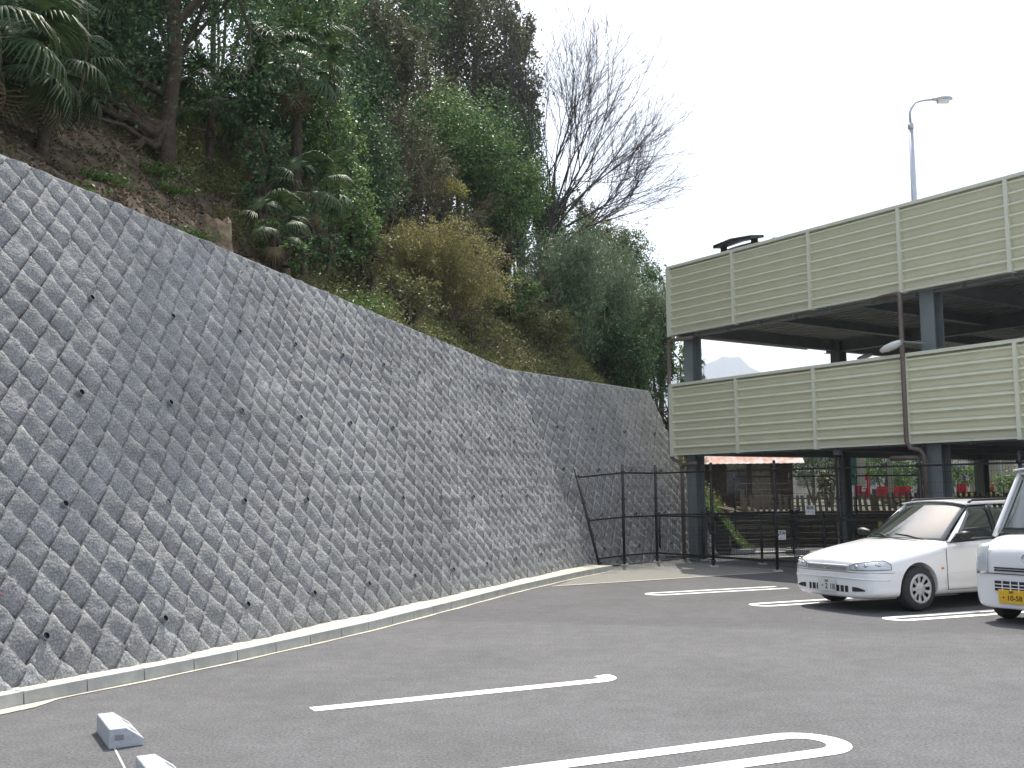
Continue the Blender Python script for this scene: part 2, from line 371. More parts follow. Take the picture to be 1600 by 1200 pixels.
# ------------------------------------------------------------------ block walls
PU = .33                                 # pitch along the wall; rows alternate leaning right and leaning left
WB = .26; av = np.array([.155, -.203])/WB; bv = np.array([.175, .203])/WB
LR, LL, PV = 2*WB, WB, 3*.203
def block_geo(seed, lean):
    r = np.random.default_rng(seed); la, lb = (WB, LR) if lean > 0 else (LL, WB)
    na, nb = (6, 14) if lean > 0 else (6, 7); g_ = .0012
    Aa, Bb = np.meshgrid(np.linspace(g_, la-g_, na+1), np.linspace(g_, lb-g_, nb+1), indexing='ij'); x = Aa/la; y = Bb/lb
    def prof(t, pk): return np.where(t < pk, np.where(t < .45, .80*np.clip(t/.45, 0, 1), .80+.20*np.clip((t-.45)/(pk-.45), 0, 1)), np.clip(1-((t-pk)/(1-pk)), 0, 1))
    pk = r.uniform(.89, .94)
    if lean > 0:
        sp = .5+r.uniform(-.04, .04); yy = y + r.uniform(-.06, .06)*(x-.5)
        a1, a2 = r.uniform(.040, .074), r.uniform(.040, .074)
        if r.random() < .06: a1 *= .6
        h = np.where(yy < sp, a1*prof(np.clip(yy/sp, 0, 1), pk), a2*prof(np.clip((yy-sp)/(1-sp), 0, 1), pk))
        e0, e1 = 1, r.uniform(.8, 1); wd = .08; Am = (a1+a2)/2
    else:
        amp = r.uniform(.040, .074); h = amp*prof(np.clip(y+r.uniform(-.08, .08)*(x-.5), 0, 1), pk)
        gpos = .5+r.uniform(-.06, .06); e0, e1 = 1, r.uniform(.8, 1); wd = .08; Am = amp
    cl = lambda t: np.clip(t, 0, 1)
    kx = r.uniform(.15, .45); h = h*(kx+(1-kx)*x**.8) + Am*r.uniform(.55, .95)*(1-kx)*(1-x)**1.1
    h = h*(e0+(1-e0)*cl(x/wd))*(e1+(1-e1)*cl((1-x)/wd))
    h = h + r.normal(0, .0034, h.shape) + .006*np.sin(x*r.uniform(4, 9)+r.uniform(0, 6))*np.sin(y*r.uniform(6, 14)+r.uniform(0, 6)) + r.uniform(-.003, .003) + .016*r.uniform(-1, 1)*(x-.5)
    V = np.stack([Aa.ravel(), Bb.ravel(), h.ravel()+.012], 1); idx = np.arange((na+1)*(nb+1)).reshape(na+1, nb+1); Fq = []
    for i in range(na):
        for j in range(nb): Fq.append((idx[i,j], idx[i+1,j], idx[i+1,j+1], idx[i,j+1]))
    ring = [idx[i,0] for i in range(na+1)] + [idx[na,j] for j in range(1, nb+1)] + [idx[i,nb] for i in range(na-1, -1, -1)] + [idx[0,j] for j in range(nb-1, 0, -1)]
    base = len(V); S_ = V[ring].copy(); S_[:, 2] = -.02; V = np.vstack([V, S_]); k = len(ring)
    for i in range(k): Fq.append((ring[i], base+i, base+(i+1) % k, ring[(i+1) % k]))
    U = (V[:, :1]-la/2)*av + (V[:, 1:2]-lb/2)*bv
    return np.hstack([U, V[:, 2:]]), np.array(Fq)
NVAR = 32
GEO = [block_geo(100+i, 1 if i < 16 else -1) for i in range(NVAR)]
pickv = lambda c: random.randrange(16) + (0 if c[2] > 0 else 16)
BM = [np_mesh('block', g[0], g[1], M['block'], True) for g in GEO]
def wall(name, wf, u0f, u1f, topf, vbase, weeps, label, cat, near_u, ang0):
    """wf maps (u,v,h) to the world"""
    root = empty(name, tuple(wf(near_u, 0)), label, cat)
    loc = np.array(root.location)
    cells = []
    umin, umax = u0f(5) - .6, u1f(5)+.9
    for j in range(-2, int(6.8/PV)+2):
        for i in range(-90, 90):
            p = weeps['phase'] + np.array([i*PU-.135*j, j*PV]); q = p + bv*LR + av*WB
            for o_, lean, ctr in ((p, 1, av*WB/2+bv*LR/2), (q, -1, bv*WB/2-av*LL/2)):
                c = o_ + ctr
                if umin-2 < c[0] < umax+2: cells.append(np.array([c[0], c[1], lean]))
    inside, edge = [], []
    hcs = {1: np.array([sx*WB/2*av + sy*LR/2*bv for sx in (-1, 1) for sy in (-1, 1)]), -1: np.array([sx*LL/2*av + sy*WB/2*bv for sx in (-1, 1) for sy in (-1, 1)])}
    for c in cells:
        P = c[:2] + hcs[int(c[2])]
        ok = (P[:, 1] > vbase) & (P[:, 0] > u0f(P[:, 1])) & (P[:, 0] < u1f(P[:, 1])) & (P[:, 1] < topf(P[:, 0])-.05)
        if ok.all(): inside.append(c)
        elif ok.any() or ((c[1] > vbase) and (c[1] < topf(c[0])) and u0f(c[1]) < c[0] < u1f(c[1])): edge.append(c)
    cam_ = np.array([0, 0, CH])
    inside.sort(key=lambda c: np.linalg.norm(wf(c[0], c[1]) - cam_))
    # those far outside the frame on the left are joined with the rest
    def seen(c):
        p = wf(c[0], c[1]); dpt = cp*p[1]+sp*(p[2]-CH)
        return dpt > .5 and p[0]/dpt*F_PX > -860
    near = [c for c in inside if seen(c)][:300]; ids = {id(c) for c in near}; rest = [c for c in inside if id(c) not in ids]
    def frame(c):
        o_ = wf(c[0], c[1]); e = .05
        eu = wf(c[0]+e, c[1]) - wf(c[0]-e, c[1]); eu /= np.linalg.norm(eu)
        ev = wf(c[0], c[1]+e) - wf(c[0], c[1]-e); ev /= np.linalg.norm(ev)
        eh = np.cross(eu, ev); return o_, np.stack([eu, ev, eh], 1)
    for c in near:
        o_, Rm = frame(c); ob = link('block', BM[pickv(c)], root)
        mm = Matrix(Rm.tolist()).to_4x4(); j = random.uniform(-.004, .004)
        mm = mm @ Matrix.Rotation(random.uniform(-.012, .012), 4, 'Z')
        mm.translation = Vector((o_ - loc + Rm[:, 2]*j).tolist()); ob.matrix_local = mm
    if rest:
        Vs, Fs, n = [], [], 0
        for c in rest:
            o_, Rm = frame(c); g = GEO[pickv(c)]
            Vs.append(g[0] @ Rm.T + (o_-loc)); Fs.append(g[1]+n); n += len(g[0])
        ob = link('block_field', np_mesh('block_field', np.vstack(Vs), np.vstack(Fs), M['block'], True), root); ob['kind'] = 'stuff'
    # cut blocks along the edges
    bm = bmesh.new(); tb = topf
    for c in edge:
        g = GEO[pickv(c)]; b2 = bmesh.new()
        vs = [b2.verts.new((p[0]+c[0], p[1]+c[1], p[2])) for p in g[0]]
        for q in g[1]: b2.faces.new([vs[i] for i in q])
        def cut(co, no):
            bmesh.ops.bisect_plane(b2, geom=b2.verts[:]+b2.edges[:]+b2.faces[:], plane_co=co, plane_no=no, clear_outer=True)
        sl_ = topf(1.)-topf(0.); cut((0, topf(0.)-.05, 0), (-sl_, 1, 0)); cut((0, vbase, 0), (0, -1, 0))
        s1_ = u1f(1.)-u1f(0.); cut((u1f(0.), 0, 0), (1, -s1_, 0))
        s0_ = u0f(1.)-u0f(0.); cut((u0f(0.), 0, 0), (-1, s0_, 0))
        me_ = bpy.data.meshes.new('tmp'); b2.to_mesh(me_); b2.free()
        if len(me_.polygons): bm.from_mesh(me_)
        bpy.data.meshes.remove(me_)
    P = np.array([v_.co[:] for v_ in bm.verts]); W_ = wf(P[:, 0], P[:, 1], P[:, 2]) - loc
    for v_, q in zip(bm.verts, W_): v_.co = q
    me_ = bpy.data.meshes.new('cut_blocks'); bm.to_mesh(me_); bm.free(); me_.materials.append(M['block'])
    for p_ in me_.polygons: p_.use_smooth = True
    ob = link('cut_blocks', me_, root); ob['kind'] = 'stuff'
    # core behind the joints, and coping
    us = np.linspace(0, 1, 40); v_, f_ = [], []
    lo = [wf(u0f(vbase-.4)+(u1f(vbase-.4)-u0f(vbase-.4))*s, -.4, -.015) for s in us]
    hi = [];
    for s in us:
        u = u0f(5.)+(u1f(5.)-u0f(5.))*s; hi.append(wf(u, topf(u)-.02, -.015))
    back = []
    for s in us:
        u = u0f(5.)+(u1f(5.)-u0f(5.))*s; back.append(wf(u, topf(u)-.02, -.015)+np.array([*(n1*.36 if wf is w1 else n2*.36), 0]))
    bot = [p+np.array([*(n1*.5 if wf is w1 else n2*.5), 0]) for p in lo]
    allv = lo+hi+back+bot; k = 40
    for i in range(k-1):
        for a in range(3): f_.append((a*k+i, a*k+i+1, (a+1)*k+i+1, (a+1)*k+i))
    f_.append((0, k, 2*k, 3*k)); f_.append((k-1, 4*k-1, 3*k-1, 2*k-1))
    me_ = bpy.data.meshes.new('wall_core'); me_.from_pydata([tuple(p-loc) for p in allv], [], f_); me_.materials.append(M['core']); me_.update()
    link('wall_core', me_, root)
    mb = MB(); v_ = []; f_ = []
    for s in us:
        u = u0f(5.)+(u1f(5.)-u0f(5.))*s; t_ = topf(u)
        nb_ = np.array([*(n1 if wf is w1 else n2), 0])
        a = wf(u, t_-.052, .012); b = wf(u, t_, .012); c = wf(u, t_, -.015)+nb_*.38; v_ += [tuple(q-loc) for q in (a, b, c)]
        v_.append(tuple(wf(u, t_-.052, -.01)-loc))
    for i in range(k-1):
        a = 4*i; b = a+4
        for p_, q_ in ((0, 1), (1, 2), (3, 0)): f_.append((a+p_, b+p_, b+q_, a+q_))
    f_.append((0, 1, 2, 3)); f_.append((4*k-4, 4*k-1, 4*k-2, 4*k-3))
    me_ = bpy.data.meshes.new('coping'); me_.from_pydata(v_, [], f_); me_.materials.append(M['cope']); me_.update(); link('coping', me_, root)
    # weep holes: short grey pipe stubs with a dark bore
    for (u, v) in weeps['pts']:
        if not (u0f(v) < u < u1f(v)): continue
        o_, Rm = frame((u, v)); r = .034; v2 = []; f2 = []; K = 12
        for (rr, hh) in ((r, -.02), (r, .092), (r*.86, .092), (r*.86, .07)):
            for a in range(K): t = 2*PI*a/K; v2.append((rr*math.cos(t), rr*math.sin(t), hh))
        for g_ in range(3):
            for a in range(K): f2.append((g_*K+a, g_*K+(a+1) % K, (g_+1)*K+(a+1) % K, (g_+1)*K+a))
        f2.append(tuple(3*K+a for a in range(K)))
        me_ = bpy.data.meshes.new('weep_pipe'); me_.from_pydata(v2, [], f2); me_.materials.append(M['steel_dk']); me_.materials.append(M['plastic'])
        for p_ in me_.polygons[2*K:]: p_.material_index = 1
        ob = link('weep_pipe', me_, root)
        mm = Matrix(Rm.tolist()).to_4x4(); mm.translation = Vector((o_-loc).tolist()); ob.matrix_local = mm
    return root
# weep rows read from the photograph, in wall coordinates
wp1 = [(-12.91-.60*r_+1.32*k, 4.13-r_*2*PV) for r_ in range(4) for k in range(-4, 14)]
ph1 = np.array([-12.91, 4.13]) - bv*LR/2
wall('retaining_wall', w1, lambda v: -19.+0*v, lambda v: .066*v, top1, .0, dict(pts=wp1, phase=np.array([(ph1[0]+.135*(ph1[1]//PV)) % PU, ph1[1] % PV])),
     'long grey retaining wall of diagonal split-face blocks with weep holes, running along the left side of the lot', 'retaining wall', -10, A1)
wp2 = [(u, v) for v, us in ((3.4, (.57, 1.97, 3.36, 4.75)), (2.33, (.2, 1.58, 2.94, 4.3)), (1.2, (1.0, 2.4, 3.7)), (.4, (.6, 2., 3.4, 4.7))) for u in us]
wall('retaining_wall', w2, lambda v: -.066*v, lambda v: E2+0*v, top2, 0., dict(pts=wp2, phase=np.array([.1, .2])),
     'shorter far section of grey block retaining wall, behind the black fence and beside the car park corner', 'retaining wall', 2.5, A2)
# faded red marker strokes on the blocks at the lower left
for k_, (u, v, pts) in enumerate(((-15.22, 1.02, [(-.05,.05),(0,.01),(.05,.04),(.01,-.03),(.06,-.05)]), (-15.34, .84, [(-.07,.02),(-.02,.03),(.03,0),(.07,.01),(.02,-.05),(.06,-.07)]), (-15.05, .93, [(-.03,.04),(.02,.01),(.0,-.03),(.05,-.05)]))):
    P_ = [tuple(w1(u+a, v+b_, .072)) for a, b_ in pts]; o = MB().tube(P_, .010, .008, 6).obj('marker_stroke', M['paint_red'], None, True)
    tag(o, ('upper faded red paint scrawl on the wall blocks at the far left edge', 'lower faded red paint scrawl on the wall blocks at the far left edge', 'small red paint tick right of the two red scrawls on the wall')[k_], 'paint mark')

# kerb with ledge at the foot of the first wall
kr = empty('kerb', (-1.9, 12.6, 0), 'pale concrete kerb with a flat ledge along the foot of the long block wall', 'kerb')
kl = np.array(kr.location)
kt = np.array([gnd(0,1085,.11)[:2], gnd(95,1066,.11)[:2], gnd(200,1048,.11)[:2], gnd(380,1012,.11)[:2], gnd(560,974,.11)[:2], gnd(700,940,.11)[:2], gnd(800,915,.11)[:2], gnd(900,893,.11)[:2]])
dk0 = (kt[0]-kt[1])/np.linalg.norm(kt[0]-kt[1])
kpts = [kt[1]+dk0*4.6, kt[1]+dk0*2.2] + [kt[1], kt[2], kt[3], kt[4], kt[5], kt[6], kt[7]] + [np.array([1.62, 21.2]), np.array([2.02, 22.0])]
kpts = np.array(kpts); seg = np.linalg.norm(np.diff(kpts, axis=0), axis=1); cum = np.r_[0, np.cumsum(seg)]
kp = lambda s: np.array([np.interp(s, cum, kpts[:, 0]), np.interp(s, cum, kpts[:, 1])])
# smooth the measured line a little
ss = np.linspace(0, cum[-1], 160); kk = np.array([kp(s) for s in ss]) + np.array([.055, -.025])
for _ in range(30): kk[1:-1] = (kk[:-2]+2*kk[1:-1]+kk[2:])/4
seg = np.linalg.norm(np.diff(kk, axis=0), axis=1); cum2 = np.r_[0, np.cumsum(seg)]
kp = lambda s: np.array([np.interp(s, cum2, kk[:, 0]), np.interp(s, cum2, kk[:, 1])])
s = .0
while s < cum2[-1]-.1:
    e = min(s+.595, cum2[-1]); a = kp(s+.004); b = kp(e-.004); d = (b-a)/np.linalg.norm(b-a); n = np.array([-d[1], d[0]])
    v = []
    for (off, z) in ((0, -.02), (.012, .108), (.13, .108), (.13, -.02)):
        for p in (a, b): q = p+n*off; v.append((q[0]-kl[0], q[1]-kl[1], z+random.uniform(-.001, .001)))
    o = MB().add(v, [(0,1,3,2),(2,3,5,4),(4,5,7,6),(0,2,4,6),(1,7,5,3)]).obj('kerb_block', M['kerb'], kr); s += .6
v = []; f = []
for i, s in enumerate(np.linspace(0, cum2[-1], 60)):
    a = kp(s); b = kp(min(s+.1, cum2[-1])); b = b if np.linalg.norm(b-a) > .01 else a+(kp(s)-kp(s-.1)); d = (b-a)/np.linalg.norm(b-a); n = np.array([-d[1], d[0]])
    for off, z in ((.132, .104), (.132+.75, .110+.02*math.sin(s*3))): q = a+n*off; v.append((q[0]-kl[0], q[1]-kl[1], z))
f = [(2*i, 2*i+2, 2*i+3, 2*i+1) for i in range(59)]
MB().add(v, f).obj('ledge', M['conc'], kr)
v = []
for i, s in enumerate(np.linspace(0, cum2[-1]-.05, 60)):
    a = kp(s); b = kp(s+.05); d = (b-a)/np.linalg.norm(b-a); n = np.array([-d[1], d[0]]); wd = .05+.012*math.sin(s*5)+(.10 if 2.0 < s < 4.4 else 0)
    for off, z in ((.0, .008), (-wd, .006)): q = a+n*off; v.append((q[0]-kl[0], q[1]-kl[1], z))
MB().add(v, [(2*i, 2*i+1, 2*i+3, 2*i+2) for i in range(59)]).obj('mortar_strip', M['conc'], kr)

# ------------------------------------------------------------------ wheel stops
def wheel_stop(loc, ang, label):
    # prism: upright left side and ends, flat top, long slope down on the other side
    r = empty('wheel_stop', loc, label, 'wheel stop', ang, 'concrete wheel stops on the asphalt'); L_, H_ = .58, .125
    prof = [(-.11, 0), (-.11, H_-.004), (-.104, H_), (-.005, H_), (.0, H_-.003), (.11, .045), (.11, 0)]; k = len(prof)
    v = [(-L_/2, y, z) for y, z in prof] + [(L_/2, y, z) for y, z in prof]
    f = [(i, i+k, (i+1) % k+k, (i+1) % k) for i in range(k)] + [tuple(range(k)), tuple(range(2*k-1, k-1, -1))]
    bevel(MB().add(v, f).obj('stop_body', M['stopc'], r), .006)
    for sgn in (-1, 1):
        MB().box(sgn*(L_/2+.001)-.002, sgn*(L_/2+.001)+.002, -.075, -.02, .052, .085).obj('end_slot', M['steel_dk'], r)
    for fx in (-.15, .15): MB().add([(fx-.05, .035, H_-.026), (fx+.05, .035, H_-.026), (fx+.05, .085, H_-.061), (fx-.05, .085, H_-.061)], [(0, 1, 2, 3)]).obj('reflector', M['steel'], r)
    return r
M['stopc'] = mat('stop_concrete', (.36,.38,.41), .85, (.46,.48,.50), 20, .3, 80)
na_, nb_ = gnd(170, 1171)[:2], gnd(218, 1165)[:2]; fa_ = gnd(145, 1107, .125)[:2]; sa = math.atan2(*(na_-fa_)[::-1]); ds = np.array([math.cos(sa), math.sin(sa)]); dn = np.array([-ds[1], ds[0]])
c0 = na_ - ds*.29 + dn*.11
wheel_stop((c0[0], c0[1], 0), sa, 'whole pale concrete wheel stop at the lower left, nearer the kerb')
c1 = gnd(212, 1181, .125)[:2] + ds*.29 + dn*.11
wheel_stop((c1[0], c1[1], 0), sa, 'pale concrete wheel stop cut off by the bottom edge of the photo')

# ------------------------------------------------------------------ hill
gx = np.concatenate([np.arange(-60, -14, 1.6), np.arange(-14, 14, .28), np.arange(14, 22, 1.)]); gy = np.concatenate([np.arange(-12, 6, 1.), np.arange(6, 40, .28), np.arange(40, 100, 1.6)])
GX, GY = np.meshgrid(gx, gy, indexing='ij'); GZ, GQ = hill(GX, GY)
okv = (GQ > 0.) & (GZ > -.4)
idx = np.arange(GX.size).reshape(GX.shape)
# pull the hill's front row on to the back of the wall
fa = (idx[:-1,:-1], idx[1:,:-1], idx[1:,1:], idx[:-1,1:])
Hq = GQ > BAT*4.2
okf = ((GQ[:-1,:-1] > 2.15) & (GQ[1:,:-1] > 2.15) & (GQ[1:,1:] > 2.15) & (GQ[:-1,1:] > 2.15)) | (((GX[:-1,:-1]-PE[0])*d2[0]+(GY[:-1,:-1]-PE[1])*d2[1] > -.2) & (GQ[:-1,:-1] > .3))
okf &= (GZ[:-1,:-1] > -.5)
Fq = np.stack([a[okf] for a in fa], 1)
M['litter'] = mat('forest_floor', (.05,.036,.022), 1, (.14,.10,.062), 5, 1, 14)
second_noise(M['litter'], .6, 1.25, .9)
def green_patches(m, col, scale, lo, hi):
    t = m.node_tree; n = t.nodes; L = t.links; p = n['Principled BSDF']; tc = n.new('ShaderNodeTexCoord')
    nz = n.new('ShaderNodeTexNoise'); nz.inputs['Scale'].default_value = scale; nz.inputs['Detail'].default_value = 6
    r = n.new('ShaderNodeMapRange'); r.inputs['From Min'].default_value = lo; r.inputs['From Max'].default_value = hi
    m2 = n.new('ShaderNodeMix'); m2.data_type = 'RGBA'; m2.inputs[7].default_value = (*col, 1)
    L.new(tc.outputs['Object'], nz.inputs['Vector']); L.new(nz.outputs['Fac'], r.inputs['Value']); L.new(r.outputs[0], m2.inputs[0])
    L.new(p.inputs['Base Color'].links[0].from_socket, m2.inputs[6]); L.new(m2.outputs[2], p.inputs['Base Color'])
green_patches(M['litter'], (.045,.05,.02), .8, .6, .75)
hm = np_mesh('hillside', np.stack([GX.ravel(), GY.ravel(), GZ.ravel()], 1), Fq, M['litter'], True)
bmh = bmesh.new(); bmh.from_mesh(hm); bmesh.ops.delete(bmh, geom=[v_ for v_ in bmh.verts if not v_.link_faces], context='VERTS'); bmh.to_mesh(hm); bmh.free()
o = link('hillside', hm); o['kind'] = 'structure'
# far blue ridge
rid = []; f = []
xs = np.linspace(-800, 2600, 120)
for i, x in enumerate(xs):
    h = 110 + 285*math.exp(-((x-600)/430)**2) + 26*math.sin(x*.011)+12*math.sin(x*.037+1)+6*math.sin(x*.09)
    rid += [(x, 2950, -2), (x, 3200+40*math.sin(x*.02), h), (x, 3700, -2)]
for i in range(119): a = 3*i; f += [(a, a+3, a+4, a+1), (a+1, a+4, a+5, a+2)]
M['mount'] = mat('far_forest', (.035,.055,.03), 1, (.06,.085,.045), .01)
o = MB().add(rid, f).obj('mountain', M['mount']); o['kind'] = 'structure'

# ------------------------------------------------------------------ vegetation builders
def leaf_quads(P, size, asp=1.8, up=.35, out=None, droop=0., rng=RNG, jit=.35):
    """n leaf-shaped kites with a fold at points P"""
    n = len(P); N = rng.normal(size=(n, 3)); N[:, 2] += up
    if out is not None: N += out
    N /= np.linalg.norm(N, axis=1)[:, None]
    T = rng.normal(size=(n, 3)); T[:, 2] -= droop; T -= N*(T*N).sum(1)[:, None]; T /= np.linalg.norm(T, axis=1)[:, None]
    Bv = np.cross(N, T); L_ = size*(1+jit*rng.uniform(-1, 1, n))[:, None]; W_ = L_/asp
    V = np.stack([P-T*L_*.5, P+Bv*W_*.5-T*L_*.05, P+T*L_*.5-N*L_*.12, P-Bv*W_*.5-T*L_*.05], 1).reshape(-1, 3)
    return V, np.arange(4*n).reshape(-1, 4)
def clump_points(c, r, nclump, per, rng=RNG, shell=.55, spread=.16, flat=1.):
    """points grouped in clumps filling an ellipsoid, denser near its surface"""
    d = rng.normal(size=(nclump, 3)); d /= np.linalg.norm(d, axis=1)[:, None]
    rad = rng.uniform(shell**3, 1, nclump)**(1/3)
    rad *= 1 + .22*np.sin(d[:, 0]*5+c[0])*np.cos(d[:, 1]*6+c[1])*1 + .12*np.sin(d[:, 2]*9+c[0]*3)
    C = d*rad[:, None]
    sz = spread*rng.uniform(.5, 1.5, nclump)
    P = np.repeat(C, per, 0) + rng.normal(size=(nclump*per, 3))*np.repeat(sz, per)[:, None]*np.array([1, 1, flat])
    out = np.repeat(d, per, 0)
    return P*np.array(r)+np.array(c), out
def drop_shading_leaves(P, loc, *more):
    """crowns thinned for the light"""
    W_ = P + np.array(loc); t = W_[:, 2]/sd.z; gx_ = W_[:, 0]-sd.x*t; gy_ = W_[:, 1]-sd.y*t
    q_ = (gx_-B[0])*n1[0]+(gy_-B[1])*n1[1]; ok = ~((q_ < .4) & (gx_ < 2.5)); return (P[ok],)+tuple(m_[ok] for m_ in more)
class Segs:
    """many thin tapered three-sided branch segments in one mesh"""
    def __init__(s): s.a = []; s.b = []; s.r0 = []; s.r1 = []
    def add(s, a, b, r0, r1): s.a.append(a); s.b.append(b); s.r0.append(r0); s.r1.append(r1)
    def mesh(s, name, m, k=4):
        a = np.array(s.a); b = np.array(s.b); n = len(a); d = b-a; d /= np.maximum(np.linalg.norm(d, axis=1), 1e-6)[:, None]
        h = np.where(np.abs(d[:, 2:]) > .9, [[1., 0, 0]], [[0, 0, 1.]]); x = np.cross(d, h); x /= np.linalg.norm(x, axis=1)[:, None]; y = np.cross(d, x)
        V = []
        for P, r in ((a, np.array(s.r0)), (b, np.array(s.r1))):
            for j in range(k):
                t = 2*PI*j/k; V.append(P + (x*math.cos(t)+y*math.sin(t))*r[:, None])
        V = np.stack(V, 1).reshape(-1, 3); base = (np.arange(n)*2*k)[:, None]
        F_ = np.concatenate([base+np.array([j, (j+1) % k, k+(j+1) % k, k+j]) for j in range(k)], 0)
        return np_mesh(name, V, F_, m, True)
def grow(sg, p, d, L_, r, depth, spread=.45, nkid=(2, 3), tips=None, up=.12, wob=.12, shrink=.76, steps=3, rr=.62, bias=None):
    p = np.array(p, float); d = np.array(d, float); d /= np.linalg.norm(d); r1 = r*rr
    for i in range(steps):
        d = d + RNG.normal(size=3)*wob; d[2] += up*.4
        if bias is not None: d = d + bias
        d /= np.linalg.norm(d); q = p + d*L_/steps
        a = r + (r1-r)*i/steps; b = r+(r1-r)*(i+1)/steps; sg.add(p, q, a, b); p = q
        if depth > 0 and i < steps-1 and RNG.random() < .55:
            e = d + RNG.normal(size=3)*spread*1.1; grow(sg, p, e, L_*shrink*.8, b*.6, depth-1, spread, nkid, tips, up, wob, shrink, steps, rr, bias)
    if depth <= 0:
        if tips is not None: tips.append(p)
        return
    for _ in range(random.randint(*nkid)):
        e = d + RNG.normal(size=3)*spread; e[2] += up
        grow(sg, p, e, L_*shrink*random.uniform(.8, 1.15), r1*.85, depth-1, spread, nkid, tips, up, wob, shrink, steps, rr, bias)
def plant(name, loc, label, cat, group, blobs, leafm, leaf=.09, dens=1., trunk_h=None, trunk_r=.09, bark='bark', asp=1.8, up=.4, droop=0., spread=.15, lean=(0, 0), per=34, shell=.5, flat=.8, twig=0, wood_name=None):
    """blobs: list of (dx,dy,dz, rx,ry,rz) relative to the foot"""
    r = empty(name, loc, label, cat, 0, group); Vs, Fs, n = [], [], 0
    for (x, y, z, rx, ry, rz) in blobs:
        area = 4*(rx*ry+ry*rz+rx*rz); nc = max(6, int(dens*area*5.2/(leaf/.09)**1.5))
        P, out = clump_points((x, y, z), (rx, ry, rz), nc, per, spread=spread, shell=shell, flat=flat)
        P, out = drop_shading_leaves(P, loc, out)
        if not len(P): continue
        V, F_ = leaf_quads(P, leaf, asp, up, out*.6, droop)
        Vs.append(V); Fs.append(F_+n); n += len(V)
    link('foliage' if cat != 'tree' else 'crown', np_mesh('foliage', np.vstack(Vs), np.vstack(Fs), M[leafm]), r)
    sg = Segs()
    b0 = blobs[0]
    for i, (x, y, z, rx, ry, rz) in enumerate(blobs):
        a = np.array([0, 0, -.2]) if trunk_h is None or i == 0 else np.array([lean[0]*.6, lean[1]*.6, trunk_h*.55])
        c = np.array([x, y, z]); m_ = (a+c)/2 + RNG.normal(size=3)*.12*np.array([1, 1, .2]); rr = trunk_r*(1 if i == 0 else .6)
        sg.add(a, m_, rr, rr*.8); sg.add(m_, c, rr*.8, rr*.5)
        for _ in range(7):
            e = c + np.clip(RNG.normal(size=3), -1.4, 1.4)*np.array([rx, ry, rz])*.6; m2 = (c+e)/2 + RNG.normal(size=3)*.08
            sg.add(c, m2, rr*.4, rr*.22); sg.add(m2, e, rr*.22, rr*.06)
            for _ in range(twig):
                e2 = e + RNG.normal(size=3)*np.array([rx, ry, rz])*.32; sg.add(m2, e2, rr*.12, rr*.04)
    link(wood_name or ('trunk' if cat == 'tree' else 'stems'), sg.mesh('stems', M[bark], 6), r)
    return r
def mass(px, q, top, bot, wpx, label, leafm, group=None, name='evergreen_shrub', cat='shrub', nb=4, depth=None, py=400, **kw):
    """a rounded plant standing at column px whose crown spans top..bot (rows) and wpx columns"""
    x, y, z = site(px, q, py); sc = y/F_PX; zt = zat(top, px, y); zb = max(z+.05, zat(bot, px, y)) if bot else z+.1
    W_ = wpx*sc/2; H_ = (zt-zb)/2; c = (zt+zb)/2 - z; dp = depth or min(W_, 1.6)
    bl = [(0, 0, c, W_*.72, dp*.75, H_*.85)]
    for i in range(nb):
        a = 2*PI*i/nb + random.uniform(-.4, .4); bl.append((math.cos(a)*W_*.52, math.sin(a)*dp*.4, c+math.sin(a*1.7+i)*H_*.38, W_*.48, dp*.55, H_*.52))
    return plant(name, (x, y, z), label, cat, group, bl, leafm, **kw)

random.seed(21)
# ------------------------------------------------------------------ windmill palms
def frond_mesh(seed, nseg=26, rad=.62, droop=.5):
    r = np.random.default_rng(seed); V = []; Fq = []
    pl = .75; 
    # petiole along +x, arching down
    for i in range(4):
        x = pl*i/4; z = .12*math.sin(i/4*PI*.6); V += [(x, -.008, z), (x, .008, z), (x, 0, z-.014)]
    z1 = .12*math.sin(PI*.6); V += [(pl, -.008, z1), (pl, .008, z1), (pl, 0, z1-.014)]
    for i in range(4):
        for j in range(3): a = 3*i; Fq.append((a+j, a+(j+1) % 3, a+3+(j+1) % 3, a+3+j))
    for k in range(nseg):
        th = (k/(nseg-1)-.5)*R(215)+r.normal()*.02; L_ = rad*(1-.12*abs(th)/2)*r.uniform(.9, 1.05); w_ = .020
        n0 = len(V); cth, sth = math.cos(th), math.sin(th)
        for m_, fr in enumerate((0, .45, .75, 1.)):
            rr = L_*fr; dz = -droop*rr*rr*(1.2 if m_ == 3 else .9) - .05*abs(th)*fr - (r.uniform(.02, .12) if m_ == 3 else 0)
            wv = w_*(.35, 1., .8, .08)[m_]; c = (pl+cth*rr*(1-.12*fr), sth*rr, z1+dz)
            V += [(c[0]-sth*wv, c[1]+cth*wv, c[2]-.008), (c[0], c[1], c[2]), (c[0]+sth*wv, c[1]-cth*wv, c[2]-.008)]
        for m_ in range(3):
            a = n0+3*m_; Fq += [(a, a+1, a+4, a+3), (a+1, a+2, a+5, a+4)]
    return np.array(V), np.array(Fq)
FR = [np_mesh('frond', *frond_mesh(i, droop=.35+.18*i), M['L_palm']) for i in range(4)]
FD = np_mesh('frond', *frond_mesh(9, 18, .5, 1.5), M['L_dead'])
